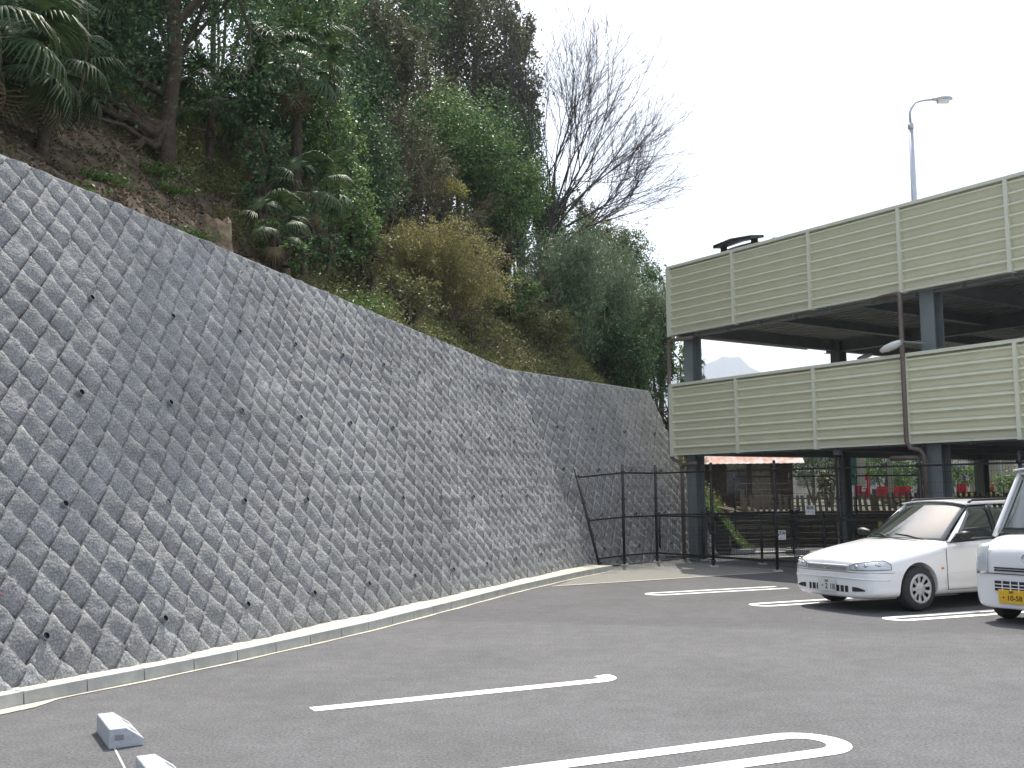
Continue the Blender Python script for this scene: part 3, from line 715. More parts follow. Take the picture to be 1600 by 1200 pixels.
def palm(px, q, crown_py, label, scale=1., nf=17, dead=3, lean=0, py=300, trunk=True):
    x, y, z = site(px-lean, q, py); zc = zat(crown_py, px, y); h = max(.35, zc-z); r = empty('windmill_palm', (x, y, z), label, 'palm', 0, 'windmill palms on the hillside')
    lx = lean*y/F_PX
    pts = [(lx*t*t, .1*math.sin(t*2), -.15+(h+.15)*t) for t in np.linspace(0, 1, 9)]
    mb = MB(); mb.tube(pts, .105*scale, .085*scale, 10)
    V = []
    for k in range(int(70*h)):       # shaggy fibre
        t = random.random(); a = random.random()*2*PI; c = (lx*t*t, 0, h*t); ra = .10*scale
        p = (c[0]+math.cos(a)*ra, math.sin(a)*ra, c[2]); e = (c[0]+math.cos(a)*(ra+.06), math.sin(a)*(ra+.06), c[2]-.12)
        s_ = (-math.sin(a)*.012, math.cos(a)*.012, 0)
        mb.add([(p[0]-s_[0], p[1]-s_[1], p[2]), (p[0]+s_[0], p[1]+s_[1], p[2]), e], [(0, 1, 2)])
    mb.obj('trunk', M['fibre'], r, True)
    for i in range(nf):
        a = i*2.399+random.uniform(-.3, .3); el = R(62) - (i/nf)*R(112) + random.uniform(-.12, .12)
        f_ = link('frond', FR[random.randrange(4)], r); f_.location = (lx, 0.1*math.sin(2), h-.05)
        f_.rotation_euler = (random.uniform(-.3, .3), -el, a); s_ = scale*random.uniform(.85, 1.12); f_.scale = (s_, s_, s_)
    for i in range(dead):
        f_ = link('frond', FD, r); f_['label'] = 'dry brown hanging frond'; f_.location = (lx, 0, h-.15); f_.rotation_euler = (0, R(72+random.uniform(-8, 14)), random.uniform(0, 6.28)); f_.scale = (scale*.9,)*3
    return r
palm(62, 4.6, 95, 'windmill palm with drooping fans at the far upper left of the slope', .85, 20, 3)
palm(105, 6.4, -5, 'windmill palm behind and above the one at the far upper left', .85, 17, 2)
palm(-25, 4.2, 45, 'windmill palm cut off by the left edge of the photo', 1.0, 17, 2)
palm(325, 6.0, 150, 'small windmill palm in the shade right of the rooted tree', .8, 14, 1)
palm(462, 4.7, 95, 'tallest windmill palm of the clump with a shaggy trunk above the stump', 1.0, 20, 4)
palm(490, 3.3, 290, 'young low windmill palm right of the shaggy trunk, near the wall top', .7, 12, 2)
palm(430, 3.0, 345, 'short stemless palm just up the slope from the stump', .6, 9, 1)

palm(405, 5.6, 150, 'windmill palm half hidden in leaves left of the tallest palm', .85, 16, 1)
# ------------------------------------------------------------------ old tree with exposed roots
x, y, z = site(262, 5.7, 185)
rt_ = empty('rooted_tree', (x, y, z), 'old broadleaf tree with bare tangled roots spilling over the bank at upper left', 'tree')
sc = y/F_PX
mb = MB(); mb.tube([(0,0,-.3),(.02,0,.3),(-.02,.05,.9),(.08,.1,2.2),(-.12,.2,4.2)], .165, .12, 12); mb.obj('trunk', M['bark_red'], rt_, True)
for k in range(22):
    a = PI + random.uniform(-.9, 1.15); L_ = random.uniform(.8, 2.6); p = [(0, 0, random.uniform(.2, 1.0))]
    for j in range(1, 7):
        t = j/6; xx = math.cos(a)*L_*t; yy = -abs(math.sin(a))*L_*t*.6-.12*t
        zz = float(hill(x+xx, y+yy)[0])-z + (1-t)*.75*random.uniform(.6, 1.1)+.02
        p.append((xx+random.uniform(-.06, .06), yy+random.uniform(-.06, .06), zz))
    MB().tube(p, random.uniform(.045, .10), .018, 7).obj('root', M['bark_red'], rt_, True)
for k in range(5):
    a = random.uniform(-.9, .3); p = [(0,0,.3)]
    for j in range(1, 5):
        t = j/4; xx = math.cos(a)*.8*t; yy = -.3*t; p.append((xx, yy, float(hill(x+xx, y+yy)[0])-z+(1-t)*.25))
    MB().tube(p, .05, .015, 6).obj('root', M['bark_red'], rt_, True)
sg = Segs(); tips = []
for d in ((-.9,-.1,.5), (.8,-.2,.5), (-.3,.4,1), (.4,-.5,.8), (-.7,-.5,.7), (.1,.6,.8)): grow(sg, (0,.15,random.uniform(1.4, 3.4)), d, 1.5, .09, 3, .5, (2, 3), tips, .1)
link('limbs', sg.mesh('limbs', M['bark'], 5), rt_)
tips = np.array(tips); P = np.repeat(tips, 190, 0)+RNG.normal(size=(len(tips)*190, 3))*.46
P, = drop_shading_leaves(P, (x, y, z)); V, F_ = leaf_quads(P, .085, 1.8, .5); link('crown', np_mesh('crown', V, F_, M['L_dark']), rt_)

# stump on the slope
x, y, z = site(340, 2.75, 360)
stp = empty('tree_stump', (x, y, z), 'weathered tree stump standing just behind the top of the long wall', 'stump')
mb = MB(); k = 14; v = []; f = []
for i, (zz, rr) in enumerate(((-.25, .30), (0, .24), (.2, .19), (.45, .175), (.60, .17))):
    for j in range(k):
        t = 2*PI*j/k; q = rr*(1+.16*math.cos(3*t+1)+.10*math.cos(5*t)+random.uniform(-.04, .04)); v.append((q*math.cos(t), q*math.sin(t), zz+(.06*math.sin(t*2)+random.uniform(-.05, .05) if i == 4 else 0)))
for i in range(4):
    for j in range(k): f.append((i*k+j, i*k+(j+1) % k, (i+1)*k+(j+1) % k, (i+1)*k+j))
f.append(tuple(4*k+j for j in range(k))); mb.add(v, f).obj('stump_body', M['stump'], stp)
for a in (.3, 2.2, 3.4, 5.2): MB().tube([(0,0,.1),(.22*math.cos(a),.22*math.sin(a),-.02),(.42*math.cos(a),.42*math.sin(a),-.18)], .07, .03, 6).obj('root', M['stump'], stp, True)

# ------------------------------------------------------------------ shrubs and trees
G_EV = 'evergreen shrubs and trees covering the hillside'
mass(40, 8.2, -140, 175, 330, 'dark evergreen thicket behind the palms at far upper left', 'L_dark', G_EV, leaf=.085, nb=6, depth=1.6, dens=.8)
mass(-110, 5, -250, 150, 260, 'dark evergreen tree at the left edge behind the cut-off palm', 'L_dark', G_EV, 'evergreen_tree', 'tree', leaf=.085, dens=.6)
mass(195, 9.5, -220, 110, 240, 'dark evergreen tree beyond the rooted tree, high on the bank', 'L_dark', G_EV, 'evergreen_tree', 'tree', leaf=.085, dens=1.3, depth=1.8)
mass(330, 9.6, -220, 18, 260, 'thin evergreen tree with sky showing through, right of the rooted trunk', 'L_dark', G_EV, 'evergreen_tree', 'tree', leaf=.08, dens=0.6)
mass(345, 7.4, 70, 235, 190, 'shaded evergreen shrub right of the rooted tree behind the palms', 'L_dark', G_EV, leaf=.085, dens=.95)
mass(455, 6.4, 10, 290, 210, 'dark evergreen shrub behind the tallest palm', 'L_dark', G_EV, leaf=.09, dens=1.4)
mass(470, 9.3, -160, 70, 230, 'evergreen tree above the palm clump with lit leaves', 'L_cam', G_EV, 'evergreen_tree', 'tree', leaf=.09, dens=1.2)
mass(560, 5.3, 110, 400, 150, 'dark hanging evergreen right of the palm clump', 'L_dark', G_EV, leaf=.085, dens=1.4)
mass(480, 3.2, 300, 440, 150, 'low dark undergrowth right of the stump along the wall top', 'L_dark', G_EV, leaf=.07, dens=.8, depth=.6)
mass(575, 3.3, 330, 480, 130, 'olive bramble patch left of the yellow shrub, above the wall', 'L_olive', G_EV, leaf=.07, dens=.8, depth=.6)
mass(605, 8.6, -40, 200, 150, 'brownish half-bare evergreen between the palm clump and the tall dark tree', 'L_brn', G_EV, 'evergreen_tree', 'tree', leaf=0.13, dens=1.1, twig=2)
mass(640, 6.2, 150, 400, 150, 'mid-slope evergreen behind the yellow flowering shrub', 'L_brn', G_EV, leaf=.08, dens=1.4)
mass(715, 7.2, 122, 330, 190, 'bright-topped camellia bush high in the middle of the slope', 'L_cam', G_EV, leaf=.09, dens=1.8)
mass(790, 6.4, 205, 400, 150, 'glossy camellia bush right of the highest one, below the bare fan tree', 'L_cam', G_EV, leaf=.09, dens=1.8)
mass(745, 13.5, -70, 260, 210, 'tall dark evergreen on the skyline, left of the bare fan tree', 'L_brn', G_EV, 'evergreen_tree', 'tree', leaf=0.13, dens=1.7, trunk_r=.16)
mass(690, 16, -110, 70, 140, 'ragged dark treetop left of the tall dark evergreen', 'L_brn', G_EV, 'evergreen_tree', 'tree', leaf=0.13, dens=1.3)
mass(815, 14, -10, 110, 62, 'small tufted treetop on the skyline at the edge of the dark evergreen', 'L_brn', G_EV, 'evergreen_tree', 'tree', leaf=0.13, dens=1.2, trunk_r=.07)
mass(812, 11.5, 60, 330, 80, 'narrow dark evergreen just left of the bare fan tree', 'L_brn', G_EV, 'evergreen_tree', 'tree', leaf=0.13, dens=1.6, trunk_r=.1)
mass(850, 8.6, 240, 420, 90, 'dark holly-like bush at the foot of the bare fan tree', 'L_dark', G_EV, leaf=.09, dens=1.6)
mass(915, 14, 288, 380, 55, 'small brownish conifer top behind the bare fan tree', 'L_brn', G_EV, 'conifer_tree', 'tree', leaf=.09, dens=1., trunk_r=.06)
mass(800, 4.4, 420, 560, 110, 'dark leafy shrub left of the bamboo, near the wall corner', 'L_cam', G_EV, leaf=.075, dens=1.6)
mass(850, 3.4, 470, 585, 120, 'reddish-green shrub overhanging the wall just past the corner', 'L_olive', G_EV, leaf=.07, dens=1.5, depth=.6)
mass(735, 3.1, 470, 560, 90, 'low yellow-green growth on the wall top just before the corner', 'L_olive', G_EV, leaf=.06, dens=.7, depth=.4)
mass(1000, 9.5, 350, 560, 85, 'dark rounded evergreen on the right shoulder of the hill', 'L_dark', G_EV, 'evergreen_tree', 'tree', leaf=.10, dens=1.6, py=450)
mass(960, 10.5, 325, 440, 110, 'olive green crown behind the bamboo at the hill shoulder', 'L_olive', G_EV, 'evergreen_tree', 'tree', leaf=.10, dens=1., py=400)
def spot(name, x, y, label, leafm, bl, cat='tree', group=G_EV, **kw):
    z = float(hill(x, y)[0]); z = max(z, 0) if z > -1.5 else 0.
    return plant(name, (x, y, z), label, cat, group, bl, leafm, **kw)
def mass_at(px, Y, top, bot, wpx, label, leafm, nb=4, depth=None, name='evergreen_tree', cat='tree', group=G_EV, **kw):
    d = ray(px, 560); x = d[0]*Y/d[1]; z = max(0., float(hill(x, Y)[0])); sc = Y/F_PX; zt = zat(top, px, Y); zb = zat(bot, px, Y)
    W_ = wpx*sc/2; H_ = (zt-zb)/2; c = (zt+zb)/2-z; dp = depth or min(W_, 1.8)
    bl = [(0, 0, c, W_*.72, dp*.75, H_*.85)]
    for i in range(nb):
        a = 2*PI*i/nb + random.uniform(-.4, .4); bl.append((math.cos(a)*W_*.52, math.sin(a)*dp*.4, c+math.sin(a*1.7+i)*H_*.38, W_*.48, dp*.55, H_*.52))
    return plant(name, (x, Y, z), label, cat, group, bl, leafm, **kw)
mass_at(1032, 33, 400, 640, 70, 'dark evergreen just left of the car park corner', 'L_dark', leaf=.10, dens=1.6)
mass_at(985, 30.5, 480, 640, 90, 'feathery dark shrub above the end of the far wall', 'L_dark', leaf=.09, dens=1.5)
mass_at(1045, 31, 600, 720, 70, 'dark shrub in the gap between the far wall end and the car park', 'L_dark', leaf=.09, dens=.9)
mass_at(1078, 37, 528, 640, 62, 'round lit evergreen seen between the two car park levels beside the corner column', 'L_cam', leaf=.10, dens=1.2)

mass(640, 10.5, 60, 330, 200, 'dense backdrop evergreen behind the bare pale-twigged bush', 'L_brn', G_EV, 'evergreen_tree', 'tree', leaf=0.13, dens=1.6, depth=1.8)
mass(770, 10, 130, 380, 170, 'dense dark evergreen behind the camellia bushes', 'L_dark', G_EV, 'evergreen_tree', 'tree', leaf=.10, dens=1.6, depth=1.8)
mass(540, 8.5, 20, 330, 160, 'dark evergreen behind the right end of the palm clump', 'L_dark', G_EV, 'evergreen_tree', 'tree', leaf=.10, dens=1.5, depth=1.6)
mass(880, 11, 300, 470, 120, 'dark evergreen behind the base of the bare fan tree', 'L_dark', G_EV, 'evergreen_tree', 'tree', leaf=.10, dens=.9)
mass(765, 7.2, 330, 520, 150, 'dark shrub filling the gap right of the yellow shrub', 'L_dark', G_EV, leaf=.085, dens=1.5)
mass(700, 6.0, 300, 480, 130, 'dark leafy shrub directly behind the yellow shrub', 'L_brn', G_EV, leaf=.08, dens=1.4)
mass(120, 10.5, -60, 120, 260, 'dense dark evergreen on the crest between the left palms and the rooted tree', 'L_dark', G_EV, leaf=.09, dens=1.3)
mass(235, 8.3, 20, 150, 140, 'dark evergreen bush right behind the rooted tree', 'L_dark', G_EV, leaf=.085, dens=1.1)
mass(420, 8.8, 40, 260, 170, 'dark evergreen bush on the crest behind the palm clump', 'L_dark', G_EV, leaf=.09, dens=1.3)
mass(415, 4.3, 175, 340, 95, 'leafy shrub between the rooted tree and the shaggy palm trunk', 'L_dark', G_EV, leaf=.08, dens=.9, depth=.8)
mass(515, 4.5, 130, 330, 130, 'broadleaf bush just right of the shaggy palm trunk', 'L_cam', G_EV, leaf=.085, dens=1.2, depth=.9)
mass(550, 3.6, 250, 440, 110, 'mid-green bush at the left edge of the yellow shrub', 'L_cam', G_EV, leaf=.075, dens=1.1, depth=.8)
mass(450, 2.9, 350, 440, 110, 'low leafy shrub right behind the wall top, right of the stump', 'L_cam', G_EV, leaf=.07, dens=.9, depth=.5)
mass(640, 2.9, 420, 530, 120, 'low twiggy undergrowth in front of the yellow shrub at the wall top', 'L_olive', G_EV, leaf=.06, dens=.8, depth=.4, twig=1)
mass(590, 14.5, -110, 170, 230, 'tall dark backdrop tree on the crest above the palm clump and bare bush', 'L_dark', G_EV, 'evergreen_tree', 'tree', leaf=.14, dens=1.2, depth=1.8)
mass(440, 13, -120, 130, 240, 'dark backdrop tree on the crest behind the palms with leafy top', 'L_dark', G_EV, 'evergreen_tree', 'tree', leaf=.12, dens=1.1, depth=1.8)
mass(700, 17, -90, 110, 200, 'brownish backdrop tree between the two tall skyline evergreens', 'L_brn', G_EV, 'evergreen_tree', 'tree', leaf=.14, dens=1.2, depth=1.8)
# bamboo thicket: culms with drooping leaf sprays
bam_group = 'bamboo clumps above the far wall'
def bamboo(px, q, top, bot, wpx, label, n=16):
    x, y, z = site(px, q, 450); sc = y/F_PX; r = empty('bamboo_clump', (x, y, z), label, 'bamboo', 0, bam_group)
    Wm = wpx*sc/2; H_ = zat(top, px, y)-z; sg = Segs(); P = []
    for i in range(n):
        bx, by = random.uniform(-.6, .6)*Wm, random.uniform(-.5, .5); h = H_*random.uniform(.6, 1.0); lx, ly = random.uniform(-.45, .75)*Wm, random.uniform(-.9, .1)
        pr = None
        for t in np.linspace(0, 1, 9):
            p = np.array([bx+lx*t**2.2, by+ly*t**2.2, h*(t-.10*t**4)])
            if pr is not None: sg.add(pr, p, .016*(1.1-t), .014*(1.05-t))
            if t > .12:
                for _ in range(10):
                    e = p + RNG.normal(size=3)*np.array([.30, .30, .18]); e[2] -= .08; sg.add(p, e, .004, .002); P.append(e)
            pr = p
    P = np.array(P); P = np.repeat(P, 16, 0)+RNG.normal(size=(len(P)*16, 3))*np.array([.13, .13, .15])
    V, F_ = leaf_quads(P, .15, 6.5, .2, droop=1.5); link('foliage', np_mesh('foliage', V, F_, M['L_bam']), r)
    link('culm', sg.mesh('culm', M['twig_tan'], 4), r); return r
bamboo(885, 4.6, 350, 580, 120, 'bamboo clump with drooping grey-green leaves, left part of the thicket', 22)
bamboo(935, 5.4, 355, 590, 120, 'bamboo clump in the middle of the thicket, above the far wall', 22)
bamboo(975, 5.2, 430, 600, 110, 'bamboo clump at the right end of the thicket, hanging over the far wall', 20)
bamboo(850, 5.2, 400, 580, 90, 'small bamboo clump next to the dark leafy shrub by the corner', 12)

# yellow flowering shrub: long arching canes
x, y, z = site(690, 3.7, 450)
ys = empty('yellow_flowering_shrub', (x, y, z), 'arching shrub with small yellow flowers above the middle of the wall', 'shrub')
sg = Segs(); P = []
for i in range(210):
    a = random.uniform(0, 2*PI); out = random.uniform(.3, 2.1); h = random.uniform(.8, 3.3)*(1-.22*out/2); bx, by = random.uniform(-.9, .4), random.uniform(-.2, .5)
    dx = math.cos(a)*out*(1. if math.cos(a) > 0 else .75); dy = math.sin(a)*out*.5-.25; pr = None
    for t in np.linspace(0, 1, 10):
        p = np.array([bx+dx*t, by+dy*t, h*math.sin(min(t*1.25, 1.35)*PI/2)*(1-.22*t*t)])+RNG.normal(size=3)*.02
        if pr is not None:
            sg.add(pr, p, .010*(1.1-t), .009*(1.05-t))
            if t > .3:
                for _ in range(4):
                    e = p+RNG.normal(size=3)*.15; sg.add(p, e, .003, .002)
                    for __ in range(3): P.append(p+(e-p)*random.random())
        pr = p
P = np.array(P); P = np.repeat(P, 2, 0)+RNG.normal(size=(len(P)*2, 3))*.035
V, F_ = leaf_quads(P, .036, 1.3, .3); link('flowers', np_mesh('flowers', V, F_, M['L_yel']), ys)
link('canes', sg.mesh('canes', M['twig_tan'], 3), ys)
# small yellow spray higher up
x, y, z = site(690, 6.0, 300)
y2 = empty('yellow_flowering_shrub', (x, y, z), 'slender yellow-flowered sprays arching in front of the camellia, above the main yellow shrub', 'shrub')
sg = Segs(); P = []
z0 = zat(300, 690, y)-z
for i in range(26):
    a = random.uniform(-2.6, .6); out = random.uniform(.3, .9); pr = np.array([0, 0, -.1])
    for t in np.linspace(.1, 1, 9):
        p = np.array([math.cos(a)*out*t, -abs(math.sin(a))*out*t*.8-.4*t, z0*min(1, t*1.7)+.25*math.sin(t*PI)-.2*t*t])+RNG.normal(size=3)*.02
        sg.add(pr, p, .008*(1.1-t), .007*(1.05-t)); pr = p
        if t > .5:
            for _ in range(14): P.append(p+RNG.normal(size=3)*.05)
V, F_ = leaf_quads(np.array(P), .05, 1.3, .3); link('flowers', np_mesh('flowers', V, F_, M['L_yel']), y2)
link('canes', sg.mesh('canes', M['twig_tan'], 3), y2)

# bare bushes and vines
def bare(name, px, q, label, cat, L_, r, depth, dirs, m='twig_tan', spread=.5, up=.1, h0=0., py=400, nk=(2, 3), wob=.14, bias=None, part='branches', shrink=.76):
    x, y, z = site(px, q, py); rr = empty(name, (x, y, z), label, cat); sg = Segs()
    for d in dirs: grow(sg, (0, 0, h0-.1), d, L_, r, depth, spread, nk, None, up, wob, shrink, 3, .62, bias)
    link(part, sg.mesh(part, M[m], 4), rr); return rr
bare('bare_bush', 755, 4.7, 'leafless tangle of pale vines right of the yellow shrub', 'bush', .85, .022, 4, [(-.3,-.2,1),(.4,-.2,.9),(.8,-.1,.5),(0,-.3,1.1),(-.6,0,.8)], spread=.7, wob=.25)
bare('bare_bush', 655, 6.4, 'leafless pale-twigged bush between the palms and the camellia', 'bush', 1.1, .028, 4, [(.5,-.2,1),(.9,-.2,.8),(-.2,-.3,1),(.2,0,1.2)], spread=.42)
bare('bare_bush', 590, 6.0, 'leafless brown-twigged bush right of the tallest palm', 'bush', 1.2, .03, 4, [(.3,-.2,1),(.7,-.2,.8),(-.3,-.3,1),(0,0,1.2)], spread=.45)
bare('bare_tree', 610, 10, 'leafless small tree with brown twigs above the palm clump', 'tree', 1.5, .05, 4, [(.2,-.1,1),(.6,-.1,.9),(-.4,-.1,1)], m='bark_grey', spread=.42, part='limbs')
random.seed(5); RNG = np.random.default_rng(5)
# the bare fan-shaped tree on the skyline
x, y, z = site(860, 6.4, 400)
ft = empty('bare_tree', (x, y, z), 'large leafless tree fanning out to the right against the white sky', 'tree')
sg = Segs()
def fan(p, d, L_, r, depth):
    p = np.array(p, float); d = np.array(d, float); d /= np.linalg.norm(d); st = 4
    for i in range(st):
        d = d + RNG.normal(size=3)*.05 + np.array([.0, 0, .025]); d /= np.linalg.norm(d); q = p+d*L_/st; a = r*(1-.30*i/st); b = r*(1-.30*(i+1)/st)
        sg.add(p, q, a, b); p = q
        if depth > 0 and RNG.random() < .42:
            e = d + RNG.normal(size=3)*np.array([.30, .28, .30]); fan(p, e, L_*.66, max(b*.5, .005), depth-1)
    if depth > 0:
        for _ in range(2):
            e = d + RNG.normal(size=3)*np.array([.24, .24, .24]); fan(p, e, L_*.80, max(r*.55, .005), depth-1)
for k_ in range(14):
    t_ = k_/13; an = R(98-84*t_)+random.uniform(-.05, .05); d = (math.cos(an), random.uniform(-.25, .25), math.sin(an)); L_ = 2.7*(1-.44*t_)*random.uniform(.9, 1.1)
    fan((0, 0, 3.4+random.uniform(-.9, .4)), d, L_, .044, 4)
sgt = Segs(); sgt.add((-.3,0,-.3), (-.1,0,1.8), .16, .13); sgt.add((-.1,0,1.8), (0,0,3.3), .13, .10); sgt.add((0,0,3.3), (0,0,3.9), .10, .06)
link('limbs', sg.mesh('limbs', M['bark_grey'], 3), ft); link('trunk', sgt.mesh('trunk', M['bark_grey'], 9), ft)

# ------------------------------------------------------------------ ground cover
def scatter(n, xr, yr, cond):
    x = RNG.uniform(*xr, n); y = RNG.uniform(*yr, n); z, q = hill(x, y); ok = cond(x, y, z, q); return np.stack([x, y, z], 1)[ok]
P = scatter(260000, (-15, 4), (7, 30), lambda x, y, z, q: (q > 2.35) & (q < 8) & (z > 3))
P[:, 2] += .02
V, F_ = leaf_quads(P, .055, 1.5, 1.6); tag(link('leaf_litter', np_mesh('leaf_litter', V, F_, M['L_litter'])), 'brown leaf litter scattered over the open slope', 'leaf litter', kind='stuff')
def nz(x, y, s, o=0): return np.sin(x*s+o)+np.sin(y*s*1.3+o*2)+np.sin((x+y)*s*.7+o)+np.sin((x-y)*s*1.9)
P = scatter(150000, (-15, 8), (7, 34), lambda x, y, z, q: (q > 2.35) & (q < 8) & (z > 2) & (nz(x, y, 1.9, 1) > 1.75))
P[:, 2] += RNG.uniform(.0, .13, len(P)); V, F_ = leaf_quads(P, .05, 2.2, .9); tag(link('green_weeds', np_mesh('green_weeds', V, F_, M['L_weed'])), 'patches of small green weeds on the slope', 'weeds', kind='stuff')
P = scatter(420000, (-9, 9), (11, 36), lambda x, y, z, q: (q > 2.3) & (q < 12) & (z > .8) & ((x-B[0])*d1[0]+(y-B[1])*d1[1] > -7.2+ nz(x, y, 1.1)*.7))
P[:, 2] += np.abs(RNG.normal(0, .18, len(P))); V, F_ = leaf_quads(P, .075, 2.2, .6); tag(link('undergrowth', np_mesh('undergrowth', V, F_, M['L_olive'])), 'low olive undergrowth under the shrubs on the right half of the slope', 'undergrowth', kind='stuff')
# ferns / weeds clumps one can pick out
wg = 'small green plants on the open slope'
for (px, q, py, s, lb) in ((238, 5.1, 185, .28, 'bright leafy weed at the foot of the rooted tree'), (262, 4.4, 205, .25, 'bright weed just below the rooted tree trunk'), (150, 3.9, 240, .22, 'dark weed patch left on the open slope'), (290, 3.0, 290, .22, 'green weed between the rooted tree and the stump'), (215, 2.6, 310, .18, 'green weed hugging the wall top left of the stump'), (322, 2.5, 360, .18, 'green weed at the left foot of the stump'), (545, 2.7, 450, .45, 'bright green fern patch on the wall top below the palm clump'), (100, 2.9, 235, .2, 'mossy weed near the wall top at far left')):
    x, y, z = site(px, q, py); P = RNG.normal(size=(int(700*s/.25), 3))*np.array([s, s*.6, s*.35]); P[:, 2] = np.abs(P[:, 2]); V, F_ = leaf_quads(P, .07, 2.4, .8)
    r = empty('weed_clump', (x, y, z), lb, 'weed', 0, wg); link('foliage', np_mesh('foliage', V, F_, M['L_weed']), r)
# fallen branches
for (px, q, py, L_, a, lb) in ((300, 3.7, 262, .62, .1, 'pale fallen branch on the slope above the stump'), (255, 3.05, 300, .5, 2.9, 'short dark log lying above the wall left of the stump'), (385, 2.8, 370, .7, -.9, 'fallen branch leaning down right of the stump')):
    x, y, z = site(px, q, py); pts = [(math.cos(a)*L_*t, .1*t, float(hill(x+math.cos(a)*L_*t, y+.1*t)[0])-z+.05+.04*math.sin(t*4)) for t in np.linspace(-.5, .5, 6)]
    o = MB().tube(pts, .022, .012, 6).obj('fallen_branch', M['wood_gy'] if 'pale' in lb else M['bark'], None, True); o.location = (x, y, z); tag(o, lb, 'branch')
# hanging creepers at upper left
for i, (px, ptop, pbot) in enumerate(((121, 0, 195), (118, 60, 170))):
    x, y, z = site(px, 4.2); v0, v1 = zat(ptop, px, y), zat(pbot, px, y)
    pts = [(.05*math.sin(t*5), 0, v0-z+(v1-v0)*t) for t in np.linspace(-.6, 1, 10)]
    o = MB().tube(pts, .007, .006, 4).obj('creeper', M['twig_tan'], None, True); o.location = (x, y, z); tag(o, ('long' if i == 0 else 'shorter')+' thin creeper hanging down between the upper left palms', 'creeper')

# ------------------------------------------------------------------ two-level steel car park
C0 = np.array([3.90, 25.30]); FA = math.atan2(-.829, .559)
Fd = np.array([.559, -.829]); Gd = np.array([.829, .559])
deck = empty('parking_deck', (C0[0], C0[1], 0), 'two-level steel car park with cream louvred parapets, right of the walls', 'car park', FA)
# local axes: x along the facade towards the viewer's right, y into the building
Z1, Z2, Z3, Z4 = zat(712,1048,25.3), zat(601,1048,25.3), zat(525,1043,25.3), zat(418,1042,25.3)
BAYL = 2.2; NBAY = 6; LEN = BAYL*NBAY; DEP = 17.
def slat_mesh(L_, p):
    prof = [(.0, p), (-.010, p*.97), (-.095, p*.74), (-.100, p*.67), (-.086, p*.60), (-.040, p*.47), (-.018, p*.28), (-.006, p*.10), (0, p*.02)]
    v = [(0, y, z) for y, z in prof] + [(L_, y, z) for y, z in prof]; k = len(prof)
    return MB().add(v, [(i, i+k, i+1+k, i+1) for i in range(k-1)]).me('slat', M['beige'])
NS = 8
for (zb, zt) in ((Z1, Z2), (Z3, Z4)):
    h = zt-zb-.07-.05; p = h/NS; sm = slat_mesh(BAYL-.075, p)
    for b in range(NBAY):
        x0 = b*BAYL
        pn = MB().box(x0+.036, x0+BAYL-.042, .012, .022, zb+.05, zt-.07).obj('louvre_panel', M['beige'], deck)
        bevel(MB().box(x0, x0+BAYL, -.105, .05, zt-.065, zt).obj('top_rail', M['beige_trim'], pn), .004)
        MB().box(x0, x0+BAYL, -.045, .045, zb, zb+.045).obj('bottom_rail', M['beige_trim'], pn)
        pm = MB().box(x0-.04 if b else x0-.01, x0+.035 if b else x0+.11, -.11, .05, zb-.02, zt-.066); po = pm.obj('panel_post', M['beige_trim'], deck)
        for s_ in range(NS):
            so_ = link('slat', sm, pn); so_.location = (x0+.037, .0, zb+.047+s_*p)
    MB().box(-.02, .0, .0, 5., zb, zt).box(-.03, .01, 0, 5., zt-.06, zt+.002).obj('side_panel', M['beige_trim'], deck)
# columns (H sections) and beams
def hcol(x, y, z0, z1, s=.30, m='steel'):
    mb = MB(); mb.box(x-s/2, x+s/2, y-s/2, y-s/2+.022, z0, z1).box(x-s/2, x+s/2, y+s/2-.022, y+s/2, z0, z1).box(x-.01, x+.01, y-s/2+.022, y+s/2-.022, z0, z1)
    mb.box(x-s/2+.01, x-s/2+.02, y-s/2+.03, y+s/2-.03, z0, z1)
    return mb.obj('column', M[m], deck)
colx = [.42, 6.95, 13.]; coly = [.32, 5.75, 12.2, 16.7]
for x in colx:
    for y in coly:
        hcol(x, y, 0, Z3+.25); MB().box(x-.24, x+.24, y-.24, y+.24, -.01, .03).obj('base_plate', M['steel_dk'], deck)
for (zf, hb) in ((Z1+.28, .30), (Z3+.28, .34)):
    for y in coly: 
        MB().box(.02, LEN, y-.01, y+.01, zf-hb, zf-.02).box(.02, LEN, y-.1, y+.1, zf-hb, zf-hb+.015).box(.02, LEN, y-.1, y+.1, zf-.035, zf-.02).obj('beam', M['steel_dk'], deck)
    for x in [.42, 2.6, 4.78, 6.95, 9.1, 11.1, 13.]:
        hb2 = hb-.02 if x in colx else .22
        MB().box(x-.01, x+.01, .34, DEP, zf-hb2, zf-.022).box(x-.09, x+.09, .34, DEP, zf-hb2, zf-hb2+.014).obj('cross_beam', M['steel_dk'], deck)
    mb = MB()          # corrugated steel deck underside
    n = int(DEP/.3)
    for i in range(n): mb.box(.03, LEN, .12+i*.3, .12+i*.3+.16, zf-.018, zf+.03)
    mb.box(.0, LEN, .08, DEP, zf+.03, zf+.11)
    mb.obj('deck_slab', M['slab'], deck)
    # conduits hung below the edge beam
    mb = MB().tube([(.3,.16,zf-hb+.06),(LEN,.16,zf-hb+.06)], .018, n=6).tube([(.3,.24,zf-hb+.02),(LEN,.24,zf-hb+.02)], .025, n=6)
    for i in range(12): mb.box(.7+i, .74+i, .12, .28, zf-hb-.03, zf-hb+.1)
    mb.obj('conduit', M['steel_dk'], deck)
# far side parapets seen from below
MB().box(0, LEN, DEP, DEP+.05, Z1, Z2).box(0, LEN, DEP, DEP+.05, Z3, Z4).obj('rear_panel', M['beige_trim'], deck)
